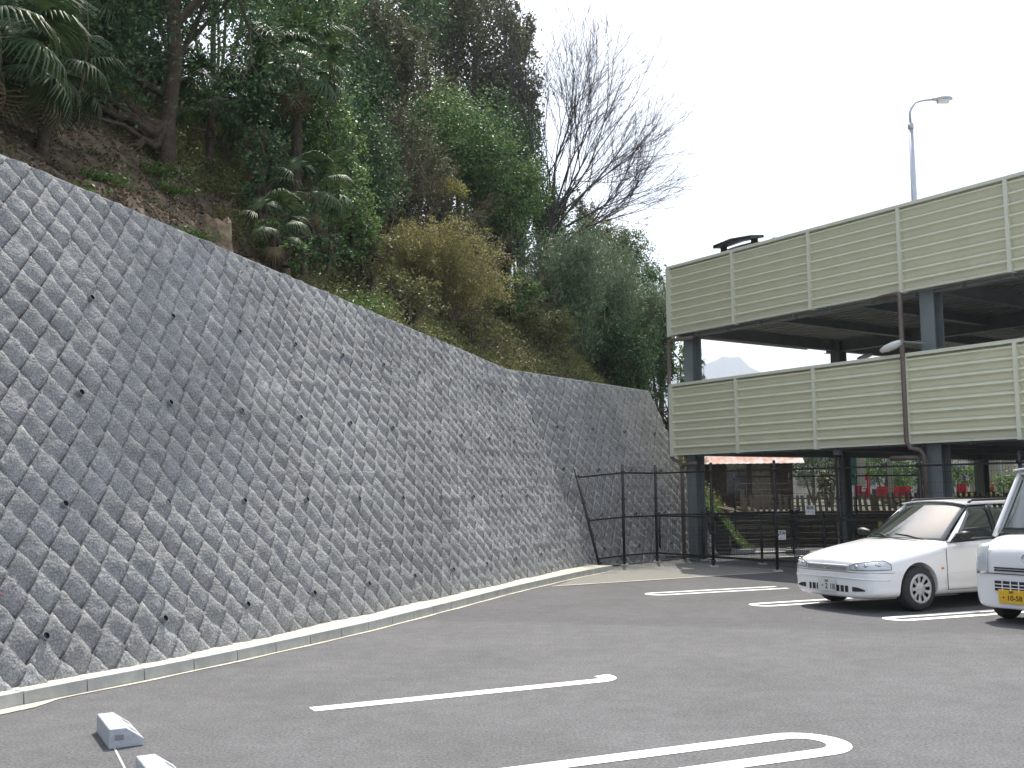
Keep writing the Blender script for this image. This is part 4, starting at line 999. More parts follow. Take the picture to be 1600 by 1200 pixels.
# brown rain pipes
z_e = Z3-.12
MB().tube([(.75,.05,z_e),(.1,-.0,z_e),(-.02,-.02,z_e-.02),(-.06,-.03,z_e-.12),(-.06,-.03,Z1+.02),(.0,.0,Z1-.10),(.16,.06,Z1-.16),(.2,.08,Z1-.3),(.2,.08,.02)], .045, n=8).obj('drain_pipe', M['brown'], deck, True)
MB().tube([(.75,.05,Z1-.2),(.3,.08,Z1-.22),(.2,.08,Z1-.3)], .045, n=8).obj('drain_pipe', M['brown'], deck, True)
xp = 6.58
MB().tube([(xp-.62,.0,Z3-.02),(xp-.1,-.06,Z3-.02),(xp-.02,-.11,Z3-.04),(xp,-.12,Z3-.12),(xp,-.12,Z1+.05),(xp+.04,-.08,Z1-.08),(xp+.2,.0,Z1-.12),(xp+.24,.05,Z1-.22),(xp+.24,.08,.02)], .048, n=8).obj('drain_pipe', M['brown'], deck, True)
MB().tube([(xp-.45,.0,Z1-.26),(xp+.2,.05,Z1-.26)], .05, n=8).obj('drain_pipe', M['brown'], deck, True)
# two luminaires fixed to the columns
def luminaire(x, y, z, s, yaw):
    Mx_ = Matrix.Translation((x, y, z)) @ Matrix.Rotation(yaw, 4, 'Z') @ Matrix.Rotation(R(-14), 4, 'Y') ; mb = MB()
    v = []; k = 10
    for i, (xx, w_, h_) in enumerate(((0,.05,.04),(.06,.08,.06),(.2,.11,.075),(.38,.10,.07),(.5,.05,.04))):
        for j in range(k): t = 2*PI*j/k; v.append(Mx_ @ Vector((-xx*s, w_*s*math.cos(t), h_*s*math.sin(t))))
    f = [(i*k+j, i*k+(j+1) % k, (i+1)*k+(j+1) % k, (i+1)*k+j) for i in range(4) for j in range(k)]+[tuple(range(k)), tuple(4*k+j for j in range(k))]
    o = mb.add(v, f).obj('luminaire', M['lampglass'], deck, True)
    MB().tube([(x, y, z), (x+.35, y+.22, z-.06)], .02, n=6).obj('lamp_arm', M['steel_dk'], deck)
luminaire(6.62, -.16, Z2+.22, 1.0, 0)
luminaire(1.7, 5.5, Z3-.28, .8, .4)
# orange sprinkler-like box and junction boxes below the deck
MB().box(8.4, 8.6, 1.4, 1.55, Z3-.32, Z3-.16).obj('junction_box', M['rust'], deck)
MB().box(4.6, 4.75, .2, .3, Z1-.14, Z1-.02).obj('junction_box', M['steel_dk'], deck)

# lamp post on the roof deck
def dk(x, y, z): p = C0 + Fd*x + Gd*y; return Vector((p[0], p[1], z))
b0 = dk(6.75, .7, Z3+.4); Yl = b0.y
lr = empty('street_lamp', tuple(b0), 'tall galvanised lamp post with curved arm rising from the roof deck', 'street lamp')
zs, zt = zat(200, 1424, Yl)-b0.z, zat(157, 1440, Yl)-b0.z
xo = ray(1428, 300)[0]/ray(1428, 300)[1]*Yl - b0.x
MB().tube([(xo, 0, 0), (xo, 0, zs)], .062, .05, 10).obj('pole', M['galv'], lr, True)
MB().tube([(xo, 0, zs-.02), (xo, 0, zs+.09)], .058, .058, 10).obj('collar', M['galv'], lr, True)
arm = [(xo, 0, zs+.05), (xo, 0, zs+.32), (xo+.03, 0, zt-.16), (xo+.12, 0, zt-.04), (xo+.27, 0, zt), (xo+.50, 0, zt+.02)]
MB().tube(arm, .026, .022, 8).obj('arm', M['galv'], lr, True)
v = []; k = 10
for (xx, w_, h_, dz) in ((.46,.03,.03,0),(.52,.07,.045,.0),(.66,.105,.06,.01),(.80,.09,.05,.01),(.86,.03,.02,0)):
    for j in range(k): t = 2*PI*j/k; v.append((xo+xx, w_*math.cos(t), zt+.02+dz+h_*math.sin(t)*(1 if math.sin(t) > 0 else .6)))
f = [(i*k+j, i*k+(j+1) % k, (i+1)*k+(j+1) % k, (i+1)*k+j) for i in range(4) for j in range(k)]+[tuple(range(k)), tuple(4*k+j for j in range(k))]
MB().add(v, f).obj('lamp_head', M['galv'], lr, True)
v = [];
for (xx, w_) in ((.56,.05),(.66,.08),(.78,.06)):
    for j in range(k): t = PI+PI*j/(k-1); v.append((xo+xx, w_*math.cos(t), zt+.0+.07*math.sin(t)))
MB().add(v, [(i*k+j, i*k+j+1, (i+1)*k+j+1, (i+1)*k+j) for i in range(2) for j in range(k-1)]).obj('lamp_glass', M['lampglass'], lr, True)
M['haze'] = bpy.data.materials.new('haze'); M['haze'].use_nodes = True; t_ = M['haze'].node_tree; t_.nodes.remove(t_.nodes['Principled BSDF'])
pv = t_.nodes.new('ShaderNodeVolumePrincipled'); pv.inputs['Color'].default_value = (.80, .88, 1, 1); pv.inputs['Density'].default_value = .00034; pv.inputs['Anisotropy'].default_value = .2
t_.links.new(pv.outputs[0], t_.nodes['Material Output'].inputs['Volume'])
hz = MB().box(-4200, 4200, -4200, 6200, -4, 520).obj('haze', M['haze']); hz['kind'] = 'stuff'; hz['label'] = 'thin bluish air haze over the distance'
#<cars>
# ------------------------------------------------------------------ vehicles
def text_mesh(txt, size, m, parent, M_, name='lettering', ext=.001):
    cu = bpy.data.curves.new('t', 'FONT'); cu.body = txt; cu.size = size; cu.extrude = ext; cu.align_x = 'CENTER'; cu.align_y = 'CENTER'; cu.offset = size*.012
    to = bpy.data.objects.new('t', cu); COL.objects.link(to); dg = bpy.context.evaluated_depsgraph_get()
    me = bpy.data.meshes.new_from_object(to.evaluated_get(dg)); bpy.data.objects.remove(to); me.materials.clear(); me.materials.append(m)
    o = link(name, me, parent); o.matrix_local = M_; return o
def loft_body(stations, m, name, parent, arches=(), arch_w=.26, sub=2, halfw=.85):
    """stations: (x, [(y, z) ... from the top centre line outwards and down to the floor centre])"""
    k = len(stations[0][1]); v = []; f = []
    for x, prof in stations:
        for (y, z) in prof: v.append((x, y, z))
        for (y, z) in prof[-2:0:-1]: v.append((x, -y, z))
    n = 2*k-2
    for i in range(len(stations)-1):
        for j in range(n): f.append((i*n+j, (i+1)*n+j, (i+1)*n+(j+1) % n, i*n+(j+1) % n))
    # end caps as quads between left and right
    for e, fl in ((0, False), (len(stations)-1, True)):
        for j in range(k-1):
            a = e*n+j; b = e*n+j+1; c = e*n+(n-j-1 if j+1 < k-0 else j); 
            c = e*n+((n-(j+1)) % n); d = e*n+((n-j) % n)
            q = [a, b, c, d]; q = list(dict.fromkeys(q))
            if len(q) > 2: f.append(tuple(q if not fl else q[::-1]))
    me = bpy.data.meshes.new(name); me.from_pydata(v, [], f); bm = bmesh.new(); bm.from_mesh(me)
    bmesh.ops.recalc_face_normals(bm, faces=bm.faces[:]); bm.to_mesh(me); bm.free()
    o = link(name, me); s_ = o.modifiers.new('s', 'SUBSURF'); s_.levels = sub; s_.render_levels = sub
    cutters = []
    for (cx, cz, r) in arches:
        for sgn in (-1, 1):
            mb = MB().tube([(cx, sgn*(halfw-arch_w), cz), (cx, sgn*(halfw+.3), cz)], r, r, 36); c = mb.obj('cut', None); bmc = bmesh.new(); bmc.from_mesh(c.data)
            bmesh.ops.recalc_face_normals(bmc, faces=bmc.faces[:]); bmc.to_mesh(c.data); bmc.free()
            md = o.modifiers.new('b', 'BOOLEAN'); md.operation = 'DIFFERENCE'; md.object = c; md.solver = 'EXACT'; cutters.append(c)
    dg = bpy.context.evaluated_depsgraph_get(); dg.update(); me2 = bpy.data.meshes.new_from_object(o.evaluated_get(dg))
    bpy.data.objects.remove(o)
    for c in cutters: bpy.data.objects.remove(c)
    me2.materials.clear(); me2.materials.append(m); me2.name = name
    for p in me2.polygons: p.use_smooth = True
    try: me2.set_sharp_from_angle(angle=R(40))
    except Exception: pass
    return link(name, me2, parent)
def surf(fn, nu, nv, name, m, parent, thick=0., smooth=True):
    v = [fn(i/nu, j/nv) for i in range(nu+1) for j in range(nv+1)]
    f = [(i*(nv+1)+j, (i+1)*(nv+1)+j, (i+1)*(nv+1)+j+1, i*(nv+1)+j+1) for i in range(nu) for j in range(nv)]
    o = MB().add(v, f).obj(name, m, parent, smooth)
    if thick: md = o.modifiers.new('t', 'SOLIDIFY'); md.thickness = thick; md.offset = -1
    return o
def wheel(parent, x, y, r, wd, side, spokes=9, steer=0., name='wheel'):
    """tyre with a cover of holes; side = +1 outer face to +y"""
    w_ = bpy.data.objects.new(name, None); 
    prof = [(r*.66, -.5), (r*.80, -.52), (r*.93, -.50), (r*.985, -.38), (r, -.2), (r, .2), (r*.985, .38), (r*.93, .50), (r*.80, .52), (r*.66, .5)]
    K = 36; v = []; f = []
    for i in range(K):
        t = 2*PI*i/K
        for (rr, yy) in prof: v.append((rr*math.cos(t), yy*wd, rr*math.sin(t)))
    n = len(prof)
    for i in range(K):
        for j in range(n-1): f.append((i*n+j, i*n+j+1, ((i+1) % K)*n+j+1, ((i+1) % K)*n+j))
    ty = MB().add(v, f).obj('wheel', M['rubber'], parent, True); ty.location = (x, y, r); ty.rotation_euler = (0, 0, steer)
    yo = side*wd*.46; v = []; f = []; rr_ = [0, .14, .22, .30, .56, .62, .665]; dy = [.012, .012, .0, -.004, .006, .012, .0]; K = spokes*4
    for i in range(K):
        t = 2*PI*i/K
        for q, d in zip(rr_, dy): v.append((q*r*math.cos(t), yo+side*d, q*r*math.sin(t)))
    n = len(rr_)
    for i in range(K):
        for j in range(n-1):
            if j == 3 and (i % 4) in (1, 2): continue      # open slots between the spokes
            f.append((i*n+j, i*n+j+1, ((i+1) % K)*n+j+1, ((i+1) % K)*n+j))
    o = MB().add(v, f).obj('rim', M['silver'], ty, True)
    md = o.modifiers.new('t', 'SOLIDIFY'); md.thickness = .012
    v = [(0.66*r*math.cos(2*PI*i/24), yo-side*.05, .66*r*math.sin(2*PI*i/24)) for i in range(24)]
    MB().add(v, [tuple(range(24))]).obj('brake_disc', M['plastic'], ty); return ty

def wagon(loc, head, label):
    r = empty('station_wagon', loc, label, 'car', head); W = .845
    # local: x forward, origin on the ground under the front axle
    def P(zt, w_, zs, zb, ws=None, crown=.035, wt=None):
        wt = wt or .80*w_
        return [(0, zt), (wt*.5, zt-crown*.25), (wt, zt-crown), (w_*.965, zs+(zt-zs)*.45), (w_, zs), (w_*1.0, (zs+zb)/2+.05), (w_*.985, zb+.10), (w_*.93, zb), (w_*.5, zb-.005), (0, zb-.005)]
    st = [(.845, P(.615, .40, .46, .24, crown=.02)), (.835, P(.665, .53, .48, .20, crown=.02)), (.80, P(.705, .665, .50, .185, crown=.03)), (.72, P(.74, .765, .53, .18, crown=.035)),
          (.55, P(.79, .81, .56, .175, crown=.04)), (.25, P(.85, .835, .60, .175, crown=.04)), (-.10, P(.90, .843, .66, .175, crown=.04)), (-.42, P(.935, W, .74, .175, crown=.03)), (-.60, P(.935, W, .82, .175, crown=.015, wt=.74)),
          (-1.2, P(.95, W, .83, .175, crown=.01, wt=.76)), (-2.0, P(.955, W, .84, .175, crown=.01, wt=.76)), (-2.7, P(.965, W, .85, .175, crown=.01, wt=.76)), (-3.3, P(.97, .84, .84, .20, crown=.01, wt=.74)), (-3.52, P(.96, .80, .80, .24, crown=.02, wt=.7)), (-3.60, P(.93, .70, .76, .30, crown=.03))]
    body = loft_body(st, M['white'], 'body', r, arches=((0, .31, .345), (-2.60, .31, .345)), halfw=W)
    from mathutils.bvhtree import BVHTree
    bvh = BVHTree.FromPolygons([v_.co.copy() for v_ in body.data.vertices], [tuple(p_.vertices) for p_ in body.data.polygons])
    def per(deg, z, off=.006):
        d = Vector((math.cos(R(deg)), math.sin(R(deg)), 0)); h_ = bvh.ray_cast(Vector((.05, 0, z)) + d*2.2, -d)
        p = h_[0] if h_[0] is not None else Vector((.05, 0, z))+d*.7
        return tuple(p + d*off)
    for sgn in (-1, 1):
        for cx in (0, -2.6): wheel(r, cx, sgn*.745, .30, .19, sgn)
    # dark inner arches and underbody
    MB().box(-3.3, .6, -.60, .60, .19, .32).obj('underbody', M['plastic'], r)
    # greenhouse shell
    bx0, bx1 = -.50, -3.52; tx0, tx1 = -1.28, -3.28; zb, zt = .915, 1.40
    def side_y(t): return .77-(.77-.575)*t**1.15           # t 0 belt .. 1 roof
    def roof(u, v):
        x = tx0+.02+(tx1-tx0-.04)*u; y = (v*2-1); yy = side_y(1.)*y*(1.0+.0*u)
        z = zt+.045*(1-abs(y)**2.4)+.018*math.sin(PI*min(1, u*1.1+.05)) - .0*u
        return (x, yy, z)
    surf(roof, 20, 16, 'roof', M['white'], r, .02)
    def ws(u, v):              # windscreen
        y = (v*2-1); bw, tw = .735, .565; x = bx0+(tx0-bx0)*u - .16*(y*y)*(1-u*.45); z = zb-.02+(zt+.01-zb+.02)*(u**.93)+.032*(1-y*y)*(u); return (x, y*(bw+(tw-bw)*u), z)
    surf(lambda u, v: tuple(np.array(ws(.0+u*.975, .02+.96*v))+[0.004, 0, .004]), 12, 18, 'windscreen', M['glass'], r, .006)
    for sgn in (-1, 1):
        # A pillar and roof side rail
        pts = [ws(u, .5+sgn*.5) for u in np.linspace(-.06, 1., 8)]; pts = [(p[0]-.01, p[1]+sgn*.012, p[2]-.004) for p in pts]
        rail = [(x_, sgn*(side_y(1.)+.012), zt+.002) for x_ in np.linspace(tx0-.03, tx1, 8)]
        MB().tube(pts+rail, .040, .036, 8).obj('pillar', M['white'], r, True)
        def ap(u, v, sgn=sgn):
            a = np.array(ws(v, .5+sgn*.5)); t = min(1, max(0, v)); bq = np.array([-.70-.60*t**.95-.02, sgn*(side_y(t)+.008), zb-.02+(zt-zb+.02)*t]); return tuple(a+(bq-a)*u+np.array([0, sgn*.006, .004]))
        surf(ap, 4, 10, 'pillar', M['white'], r)
        # side glass in one dark band, pillars over it
        A0, A1_ = -.66, -1.30
        def sg_(u, v, sgn=sgn):
            t = v*.95+.0; xa = A0-.12*0+(A1_-A0)*(t**.95)-.03; xb = -3.36+.16*t; x = xa+(xb-xa)*u; return (x, sgn*(side_y(t)+.004), zb-.01+(zt-zb)*t)
        surf(sg_, 24, 6, 'side_window', M['glass'], r, .008)
        for (xa, xb_) in ((-1.63, -1.70), (-2.62, -2.70), (-3.30, -3.24)):
            surf(lambda u, v: (xa+(xb_-xa)*v+(u-.5)*.075, sgn*(side_y(v)+.012), zb-.015+(zt-zb+.01)*v), 1, 6, 'pillar', M['plastic'] if xa > -2 else M['white'], r, .01)
        # belt moulding, door seams
        MB().beam((-.62, sgn*.775, zb-.012), (-3.4, sgn*.775, zb-.008), .018, .014).obj('belt_trim', M['plastic'], r)
        for xs_ in (-.52, -1.60, -2.52):
            MB().beam((xs_, sgn*(W+.0015), .82), (xs_-.01, sgn*(W-.001), .27), .006, .006).obj('door_seam', M['plastic'], r)
        MB().beam((-.50, sgn*(W+.0005), .50), (-2.25, sgn*(W+.0005), .50), .008, .010).obj('side_crease', M['white'], r)
        MB().beam((-.52, sgn*(W-.006), .265), (-2.2, sgn*(W-.006), .265), .006, .006).obj('door_seam', M['plastic'], r)
        # side marker
        bevel(MB().box(-.46, -.415, sgn*W-.004 if sgn > 0 else -W-.008, sgn*W+.008 if sgn > 0 else -W+.004, .545, .572).obj('side_marker', M['amber'], r), .003)
        # mirror
        v = []; k = 10
        for (yy, a, b) in ((.80,.03,.02),(.86,.055,.045),(.93,.075,.062),(1.0,.062,.055),(1.02,.03,.03)):
            for j in range(k): t = 2*PI*j/k; v.append((-.80+a*math.cos(t)*1.1, sgn*yy, 1.0+b*math.sin(t)))
        f = [(i*k+j, i*k+(j+1) % k, (i+1)*k+(j+1) % k, (i+1)*k+j) for i in range(4) for j in range(k)]+[tuple(range(k)), tuple(4*k+j for j in range(k))]
        MB().add(v, f).obj('door_mirror', M['plastic'], r, True)
        MB().add([(-.68, sgn*.792, zb), (-.93, sgn*.792, zb), (-.90, sgn*.772, zb+.15)], [(0, 1, 2)]).obj('quarter_panel', M['plastic'], r)
        MB().tube([(-1.38, sgn*.535, zt+.035), (-1.46, sgn*.53, zt+.072), (-2.3, sgn*.53, zt+.088), (-3.1, sgn*.53, zt+.072), (-3.2, sgn*.535, zt+.03)], .018, n=8).obj('roof_rail', M['plastic'], r, True)
        # headlamp wrapping round the corner
        def hl(u, v, sgn=sgn, off=.007):
            dg = 27.5+34*u; z0 = .56+.012*u; z1 = np.interp(u, [0, .2, .6, .85, 1.], [.618, .655, .688, .69, .64])
            return per(sgn*dg, z0+(z1-z0)*v, off)
        surf(hl, 16, 6, 'headlight', M['lens'], r)
        q = [hl(u, 0, off=.011) for u in np.linspace(0, 1, 13)] + [hl(u, 1, off=.011) for u in np.linspace(1, 0, 13)]; MB().tube(q+[q[0]], .004, n=5, cap=False).obj('lamp_trim', M['plastic'], r, True)
        for (dg, zz, rad) in ((33.5, .610, .028), (41.5, .622, .033), (50.5, .630, .040)):
            p = per(sgn*dg, zz, .006); p2 = per(sgn*dg, zz, .016); MB().tube([p, p2], rad, rad*.85, 16, cap=True).obj('reflector_bowl', M['chrome'], r, True)
        surf(lambda u, v, sgn=sgn: per(sgn*(29+11*u), .275+.012*u+(.062-.045*u*u)*v, .006), 8, 2, 'bumper_slot', M['plastic'], r)
    surf(lambda u, v: per(-25.5+51*u, .548+.065*v, .005), 16, 3, 'grille', M['plastic'], r)
    for z, rr_, mm in ((.550, .0065, 'silver'), (.566, .0065, 'silver'), (.582, .0065, 'silver'), (.598, .0065, 'silver'), (.615, .011, 'white')):
        MB().tube([per(a, z, .011) for a in np.linspace(-26, 26, 17)], rr_, n=6).obj('grille_bar', M[mm], r, True)
    K = 20; q = per(0, .583, .018)
    MB().tube([(q[0], .045*math.cos(2*PI*i/K), .583+.018*math.sin(2*PI*i/K)) for i in range(K+1)], .004, n=6, cap=False).obj('badge', M['chrome'], r, True)
    surf(lambda u, v: per(-25+50*u, .262+.085*v, .005), 16, 3, 'air_intake', M['plastic'], r)
    for a in np.linspace(-21, 21, 9):
        MB().tube([per(a, z, .010) for z in (.262, .30, .347)], .007, n=5).obj('intake_rib', M['white'], r)
    MB().tube([per(a, .528, .0015) for a in np.linspace(-64, 64, 30)], .0035, n=5).obj('bumper_seam', M['steel'], r, True)
    MB().tube([per(a, .42+.03*math.cos(R(a)), .0) for a in np.linspace(-60, 60, 26)], .012, n=6).obj('bumper_crease', M['white'], r, True)
    # plate
    pl = bevel(MB().box(.870, .880, -.165+.0, .165, .255, .42).obj('number_plate', M['plate_w'], r), .003)
    Mt = Matrix(((0,0,1,.8815),(1,0,0,.015),(0,1,0,.318),(0,0,0,1)))
    text_mesh('・2 18', .105, M['ink_g'], pl, Mt); Mt2 = Mt.copy(); Mt2.translation = (.8815, 0, .39); text_mesh('500', .045, M['ink_g'], pl, Mt2)
    # bumper crease and bonnet seam
    # wipers
    for (y0, y1, xa) in ((.42, -.12, -.47), (-.12, -.60, -.47)):
        a = ws(.03, .5+y0/1.4); b = ws(.13, .5+y1/1.4*.98); MB().tube([(a[0]+.03, a[1], a[2]+.01), ((a[0]+b[0])/2+.02, (a[1]+b[1])/2, (a[2]+b[2])/2+.03), (b[0]+.012, b[1], b[2]+.02)], .010, .006, 6).obj('wiper', M['plastic'], r, True)
    MB().tube([(-.43, -.62, .90), (-.36, 0, .945), (-.43, .62, .90)], .008, n=6).obj('cowl_seam', M['plastic'], r, True)
    # seats hinted behind the glass are hidden by it
    return r
hd = R(180+27)
lx_ = np.array([math.cos(hd), math.sin(hd)]); ly_ = np.array([-lx_[1], lx_[0]])
fw_c = np.array([5.47, 14.30]) - ly_*.80
wagon((fw_c[0], fw_c[1], 0), hd, 'white station wagon with black roof rails, nose towards the lot, left of the kei van')

def kei_van(loc, head, label):
    r = empty('kei_van', loc, label, 'van', head); W = .735
    def P(zt, w_, zs, zb, crown=.03, wt=None):
        wt = wt or .82*w_
        return [(0, zt), (wt*.5, zt-crown*.3), (wt, zt-crown), (w_*.97, zs+(zt-zs)*.5), (w_, zs), (w_, (zs+zb)/2), (w_*.99, zb+.12), (w_*.95, zb), (w_*.5, zb), (0, zb)]
    st = [(.60, P(.80, .60, .55, .22)), (.595, P(.86, .66, .55, .19)), (.56, P(.93, .705, .58, .18)), (.48, P(1.0, .722, .66, .18)), (.33, P(1.055, .73, .80, .18)), (.16, P(1.09, W, .90, .18)), (-.2, P(1.10, W, .96, .18, .01)), (-1.2, P(1.1, W, .97, .2, .01)), (-2.4, P(1.1, W, .97, .2, .01)), (-2.72, P(1.1, W*.98, .95, .24, .01)), (-2.76, P(1.08, W*.95, .93, .3, .02))]
    loft_body(st, M['white'], 'body', r, arches=((0, .28, .315), (-2.1, .28, .315)), halfw=W)
    for sgn in (-1, 1):
        for cx in (0, -2.1): wheel(r, cx, sgn*.645, .27, .155, sgn, 7)
    MB().box(-2.6, .4, -.52, .52, .2, .34).obj('underbody', M['plastic'], r)
    zb, zt = 1.08, 1.86; bx0, tx0 = .22, -.30
    def sy(t): return .72-.075*t**1.3
    def ws(u, v):
        y = v*2-1; return (bx0+(tx0-bx0)*u-.09*y*y, y*(.675+(.60-.675)*u), zb-.02+(zt-zb+.02)*u)
    surf(lambda u, v: tuple(np.array(ws(.02+u*.92, .02+.96*v))+[.004, 0, 0]), 10, 14, 'windscreen', M['glass'], r, .006)
    surf(lambda u, v: (tx0+.02+(-2.7-tx0)*u, (v*2-1)*sy(1.), zt+.04*(1-abs(v*2-1)**3)), 16, 12, 'roof', M['white'], r, .02)
    surf(lambda u, v: tuple(np.array(ws(.94+u*.06, v))+[.006, 0, 0]), 2, 12, 'roof_front', M['white'], r, .01)
    for sgn in (-1, 1):
        pts = [ws(u, .5+sgn*.5) for u in np.linspace(-.03, 1, 8)]; pts = [(p[0]-.015, p[1]+sgn*.015, p[2]) for p in pts]
        MB().tube(pts+[(x_, sgn*(sy(1.)+.0), zt) for x_ in np.linspace(tx0-.05, -2.7, 6)], .034, n=8).obj('pillar', M['white'], r, True)
        surf(lambda u, v: ((-.02-.42*v*.9)+(-1.05-(-.02-.42*v*.9))*u, sgn*(sy(v)+.004), zb+(zt-.06-zb)*v), 8, 5, 'side_window', M['glass'], r, .008)
        surf(lambda u, v: (-1.13+(-2.62+1.13)*u, sgn*(sy(v)+.004), zb+(zt-.06-zb)*v), 8, 5, 'side_window', M['glass'], r, .008)
        surf(lambda u, v: (-1.05-.09*u, sgn*(sy(v)+.006), zb-.02+(zt-zb)*v), 1, 5, 'pillar', M['white'], r, .01)
        surf(lambda u, v: (-2.61-.12*u, sgn*(sy(v)+.004), zb-.02+(zt-zb)*v), 1, 5, 'pillar', M['white'], r, .01)
        surf(lambda u, v: (.13+(-.02-.13)*u-(.42*v*(.9)+.10*v*(1-u)), sgn*(sy(v)+.001), zb-.01+(zt-.06-zb)*v), 2, 5, 'front_quarter', M['glass'], r, .006)
        for xs_ in (.02, -1.08): MB().beam((xs_, sgn*(W+.001), 1.06), (xs_, sgn*(W-.002), .25), .006, .006).obj('door_seam', M['plastic'], r)
        # tall stacked headlamp
        def hl(u, v, sgn=sgn):
            y = .50+.205*u; x = np.interp(y, [.5, .6, .66, .70, .72], [.612, .600, .575, .53, .45]); z = .60+(.37-.03*u)*v
            return (x-.075*max(0, (z-.75)/.2)**1.5+.006, sgn*(y+.004), z)
        surf(hl, 10, 8, 'headlight', M['lens'], r, .008)
        for zz in (.68, .80): MB().tube([(.54-(zz-.68)*.15, sgn*.60, zz), (.597-(zz-.68)*.2, sgn*.605, zz)], .03, .045, 14, cap=False).obj('reflector_bowl', M['chrome'], r, True)
        if sgn < 0: continue
        v = []; k = 10
        for (yy, a, b) in ((.74,.02,.03),(.80,.04,.08),(.87,.05,.10),(.92,.03,.07)):
            for j in range(k): t = 2*PI*j/k; v.append((.02+a*math.cos(t), sgn*yy, 1.22+b*math.sin(t)))
        f = [(i*k+j, i*k+(j+1) % k, (i+1)*k+(j+1) % k, (i+1)*k+j) for i in range(3) for j in range(k)]+[tuple(range(k)), tuple(3*k+j for j in range(k))]
        MB().add(v, f).obj('door_mirror', M['white'], r, True)
    fx = lambda y: .612-.02*abs(y)**2*1.2
    for z in (.645, .675): MB().tube([(fx(y)+.004, y, z) for y in np.linspace(-.42, .42, 9)], .010, n=6).obj('grille_slot', M['plastic'], r, True)
    MB().tube([(fx(y)+.002, y, .605) for y in np.linspace(-.66, .66, 9)], .006, n=6).obj('bumper_seam', M['plastic'], r, True)
    surf(lambda u, v: (fx(.4)+.014, (u*2-1)*.42, .40+.12*v), 6, 1, 'air_intake', M['plastic'], r)
    for z in (.44, .48): MB().beam((fx(.3)+.02, -.42, z), (fx(.3)+.02, .42, z), .012, .010).obj('intake_rib', M['white'], r)
    for y in np.linspace(-.42, .42, 9): MB().beam((fx(.3)+.02, y, .40), (fx(.3)+.02, y, .52), .010, .010, (1,0,0)).obj('intake_rib', M['white'], r)
    MB().tube([(.602, .062*math.cos(2*PI*i/24), .80+.05*math.sin(2*PI*i/24)) for i in range(25)], .008, n=6, cap=False).obj('badge', M['chrome'], r, True)
    MB().tube([(.606, .055, .815), (.606, .025, .80), (.606, 0, .785), (.606, -.025, .80), (.606, -.055, .815)], .006, n=6).obj('badge', M['chrome'], r, True)
    pl = bevel(MB().box(.625, .634, -.37, -.04, .255, .42).obj('number_plate', M['plate_y'], r), .003)
    Mt = Matrix(((0,0,1,.6355),(1,0,0,-.205),(0,1,0,.318),(0,0,0,1)))
    text_mesh('・10-58', .085, M['ink_k'], pl, Mt); Mt2 = Mt.copy(); Mt2.translation = (.6355, -.205, .39); text_mesh('580', .042, M['ink_k'], pl, Mt2)
    MB().tube([(.24, .35, 1.09), (.17, -.05, 1.14), (.12, -.35, 1.15)], .009, n=6).obj('wiper', M['plastic'], r, True)
    return r
hv = R(180+33); vy = np.array([-math.sin(hv), math.cos(hv)]); vc = np.array([6.30, 13.45]) + vy*.62
kei_van((vc[0], vc[1], 0), hv, 'white boxy kei van with yellow number plate, cut off by the right edge')

# van standing on the roof deck: grey tailgate top with black spoiler
def roof_van():
    p = dk(1.45, 1.0, Z3+.42); r = empty('roof_deck_minivan', tuple(p), 'minivan on the top deck, only its roof and black rear spoiler above the parapet', 'van', FA+R(90))
    zt = zat(381, 1170, p.y)-p.z
    st = []
    def P(zt_, w_): return [(0, zt_), (w_*.5, zt_-.01), (w_*.8, zt_-.03), (w_*.95, zt_-.16), (w_, zt_-.6), (w_*1.02, .8), (w_, .4), (w_*.95, .25), (w_*.5, .25), (0, .25)]
    for x, h_, w_ in ((-.12, zt-.20, .62), (0, zt-.0, .70), (.15, zt+.03, .74), (.6, zt+.02, .76), (1.6, zt+.03, .76), (2.4, zt-.02, .75), (3.0, zt-.55, .78), (3.7, zt-.75, .8), (4.1, zt-.95, .7)): st.append((x, P(h_, w_)))
    loft_body(st, M['greycar'], 'body', r)
    sp_ = MB(); v = []
    for x, y, z in ((-.30, -.62, .02), (-.34, 0, .06), (-.30, .62, .02), (.10, .66, .07), (.12, 0, .12), (.10, -.66, .07)): v.append((x, y, zt+z+.03)); 
    for x, y, z in ((-.30, -.62, -.03), (-.34, 0, .01), (-.30, .62, -.03), (.10, .66, .03), (.12, 0, .07), (.10, -.66, .03)): v.append((x, y, zt+z))
    f = [(0,1,4,5), (1,2,3,4), (11,10,7,6), (10,9,8,7)] + [(i, (i+1) % 6+6-6, (i+1) % 6+6, i+6) for i in range(6)]
    sp_.add(v, f).obj('spoiler', M['plastic'], r)
    for y in (-.5, .5): MB().beam((-.05, y, zt-.1), (-.05, y, zt+.05), .2, .03).obj('spoiler_strut', M['plastic'], r)
    for sgn in (-1, 1):
        MB().tube([(.35, sgn*.6, zt), (.5, sgn*.6, zt+.09), (2., sgn*.6, zt+.11), (2.5, sgn*.6, zt)], .018, n=6).obj('roof_rail', M['plastic'], r, True)
        for cx in (.6, 3.3): wheel(r, cx, sgn*.74, .31, .18, sgn)
    surf(lambda u, v: (-.10-.04*(1-v), (u*2-1)*.6, zt-.6+.42*v), 6, 4, 'rear_window', M['glass'], r, .01)
M['greycar'] = mat('silver_car_paint', (.45,.48,.55), .3, metal=.3, coat=.5)
roof_van()
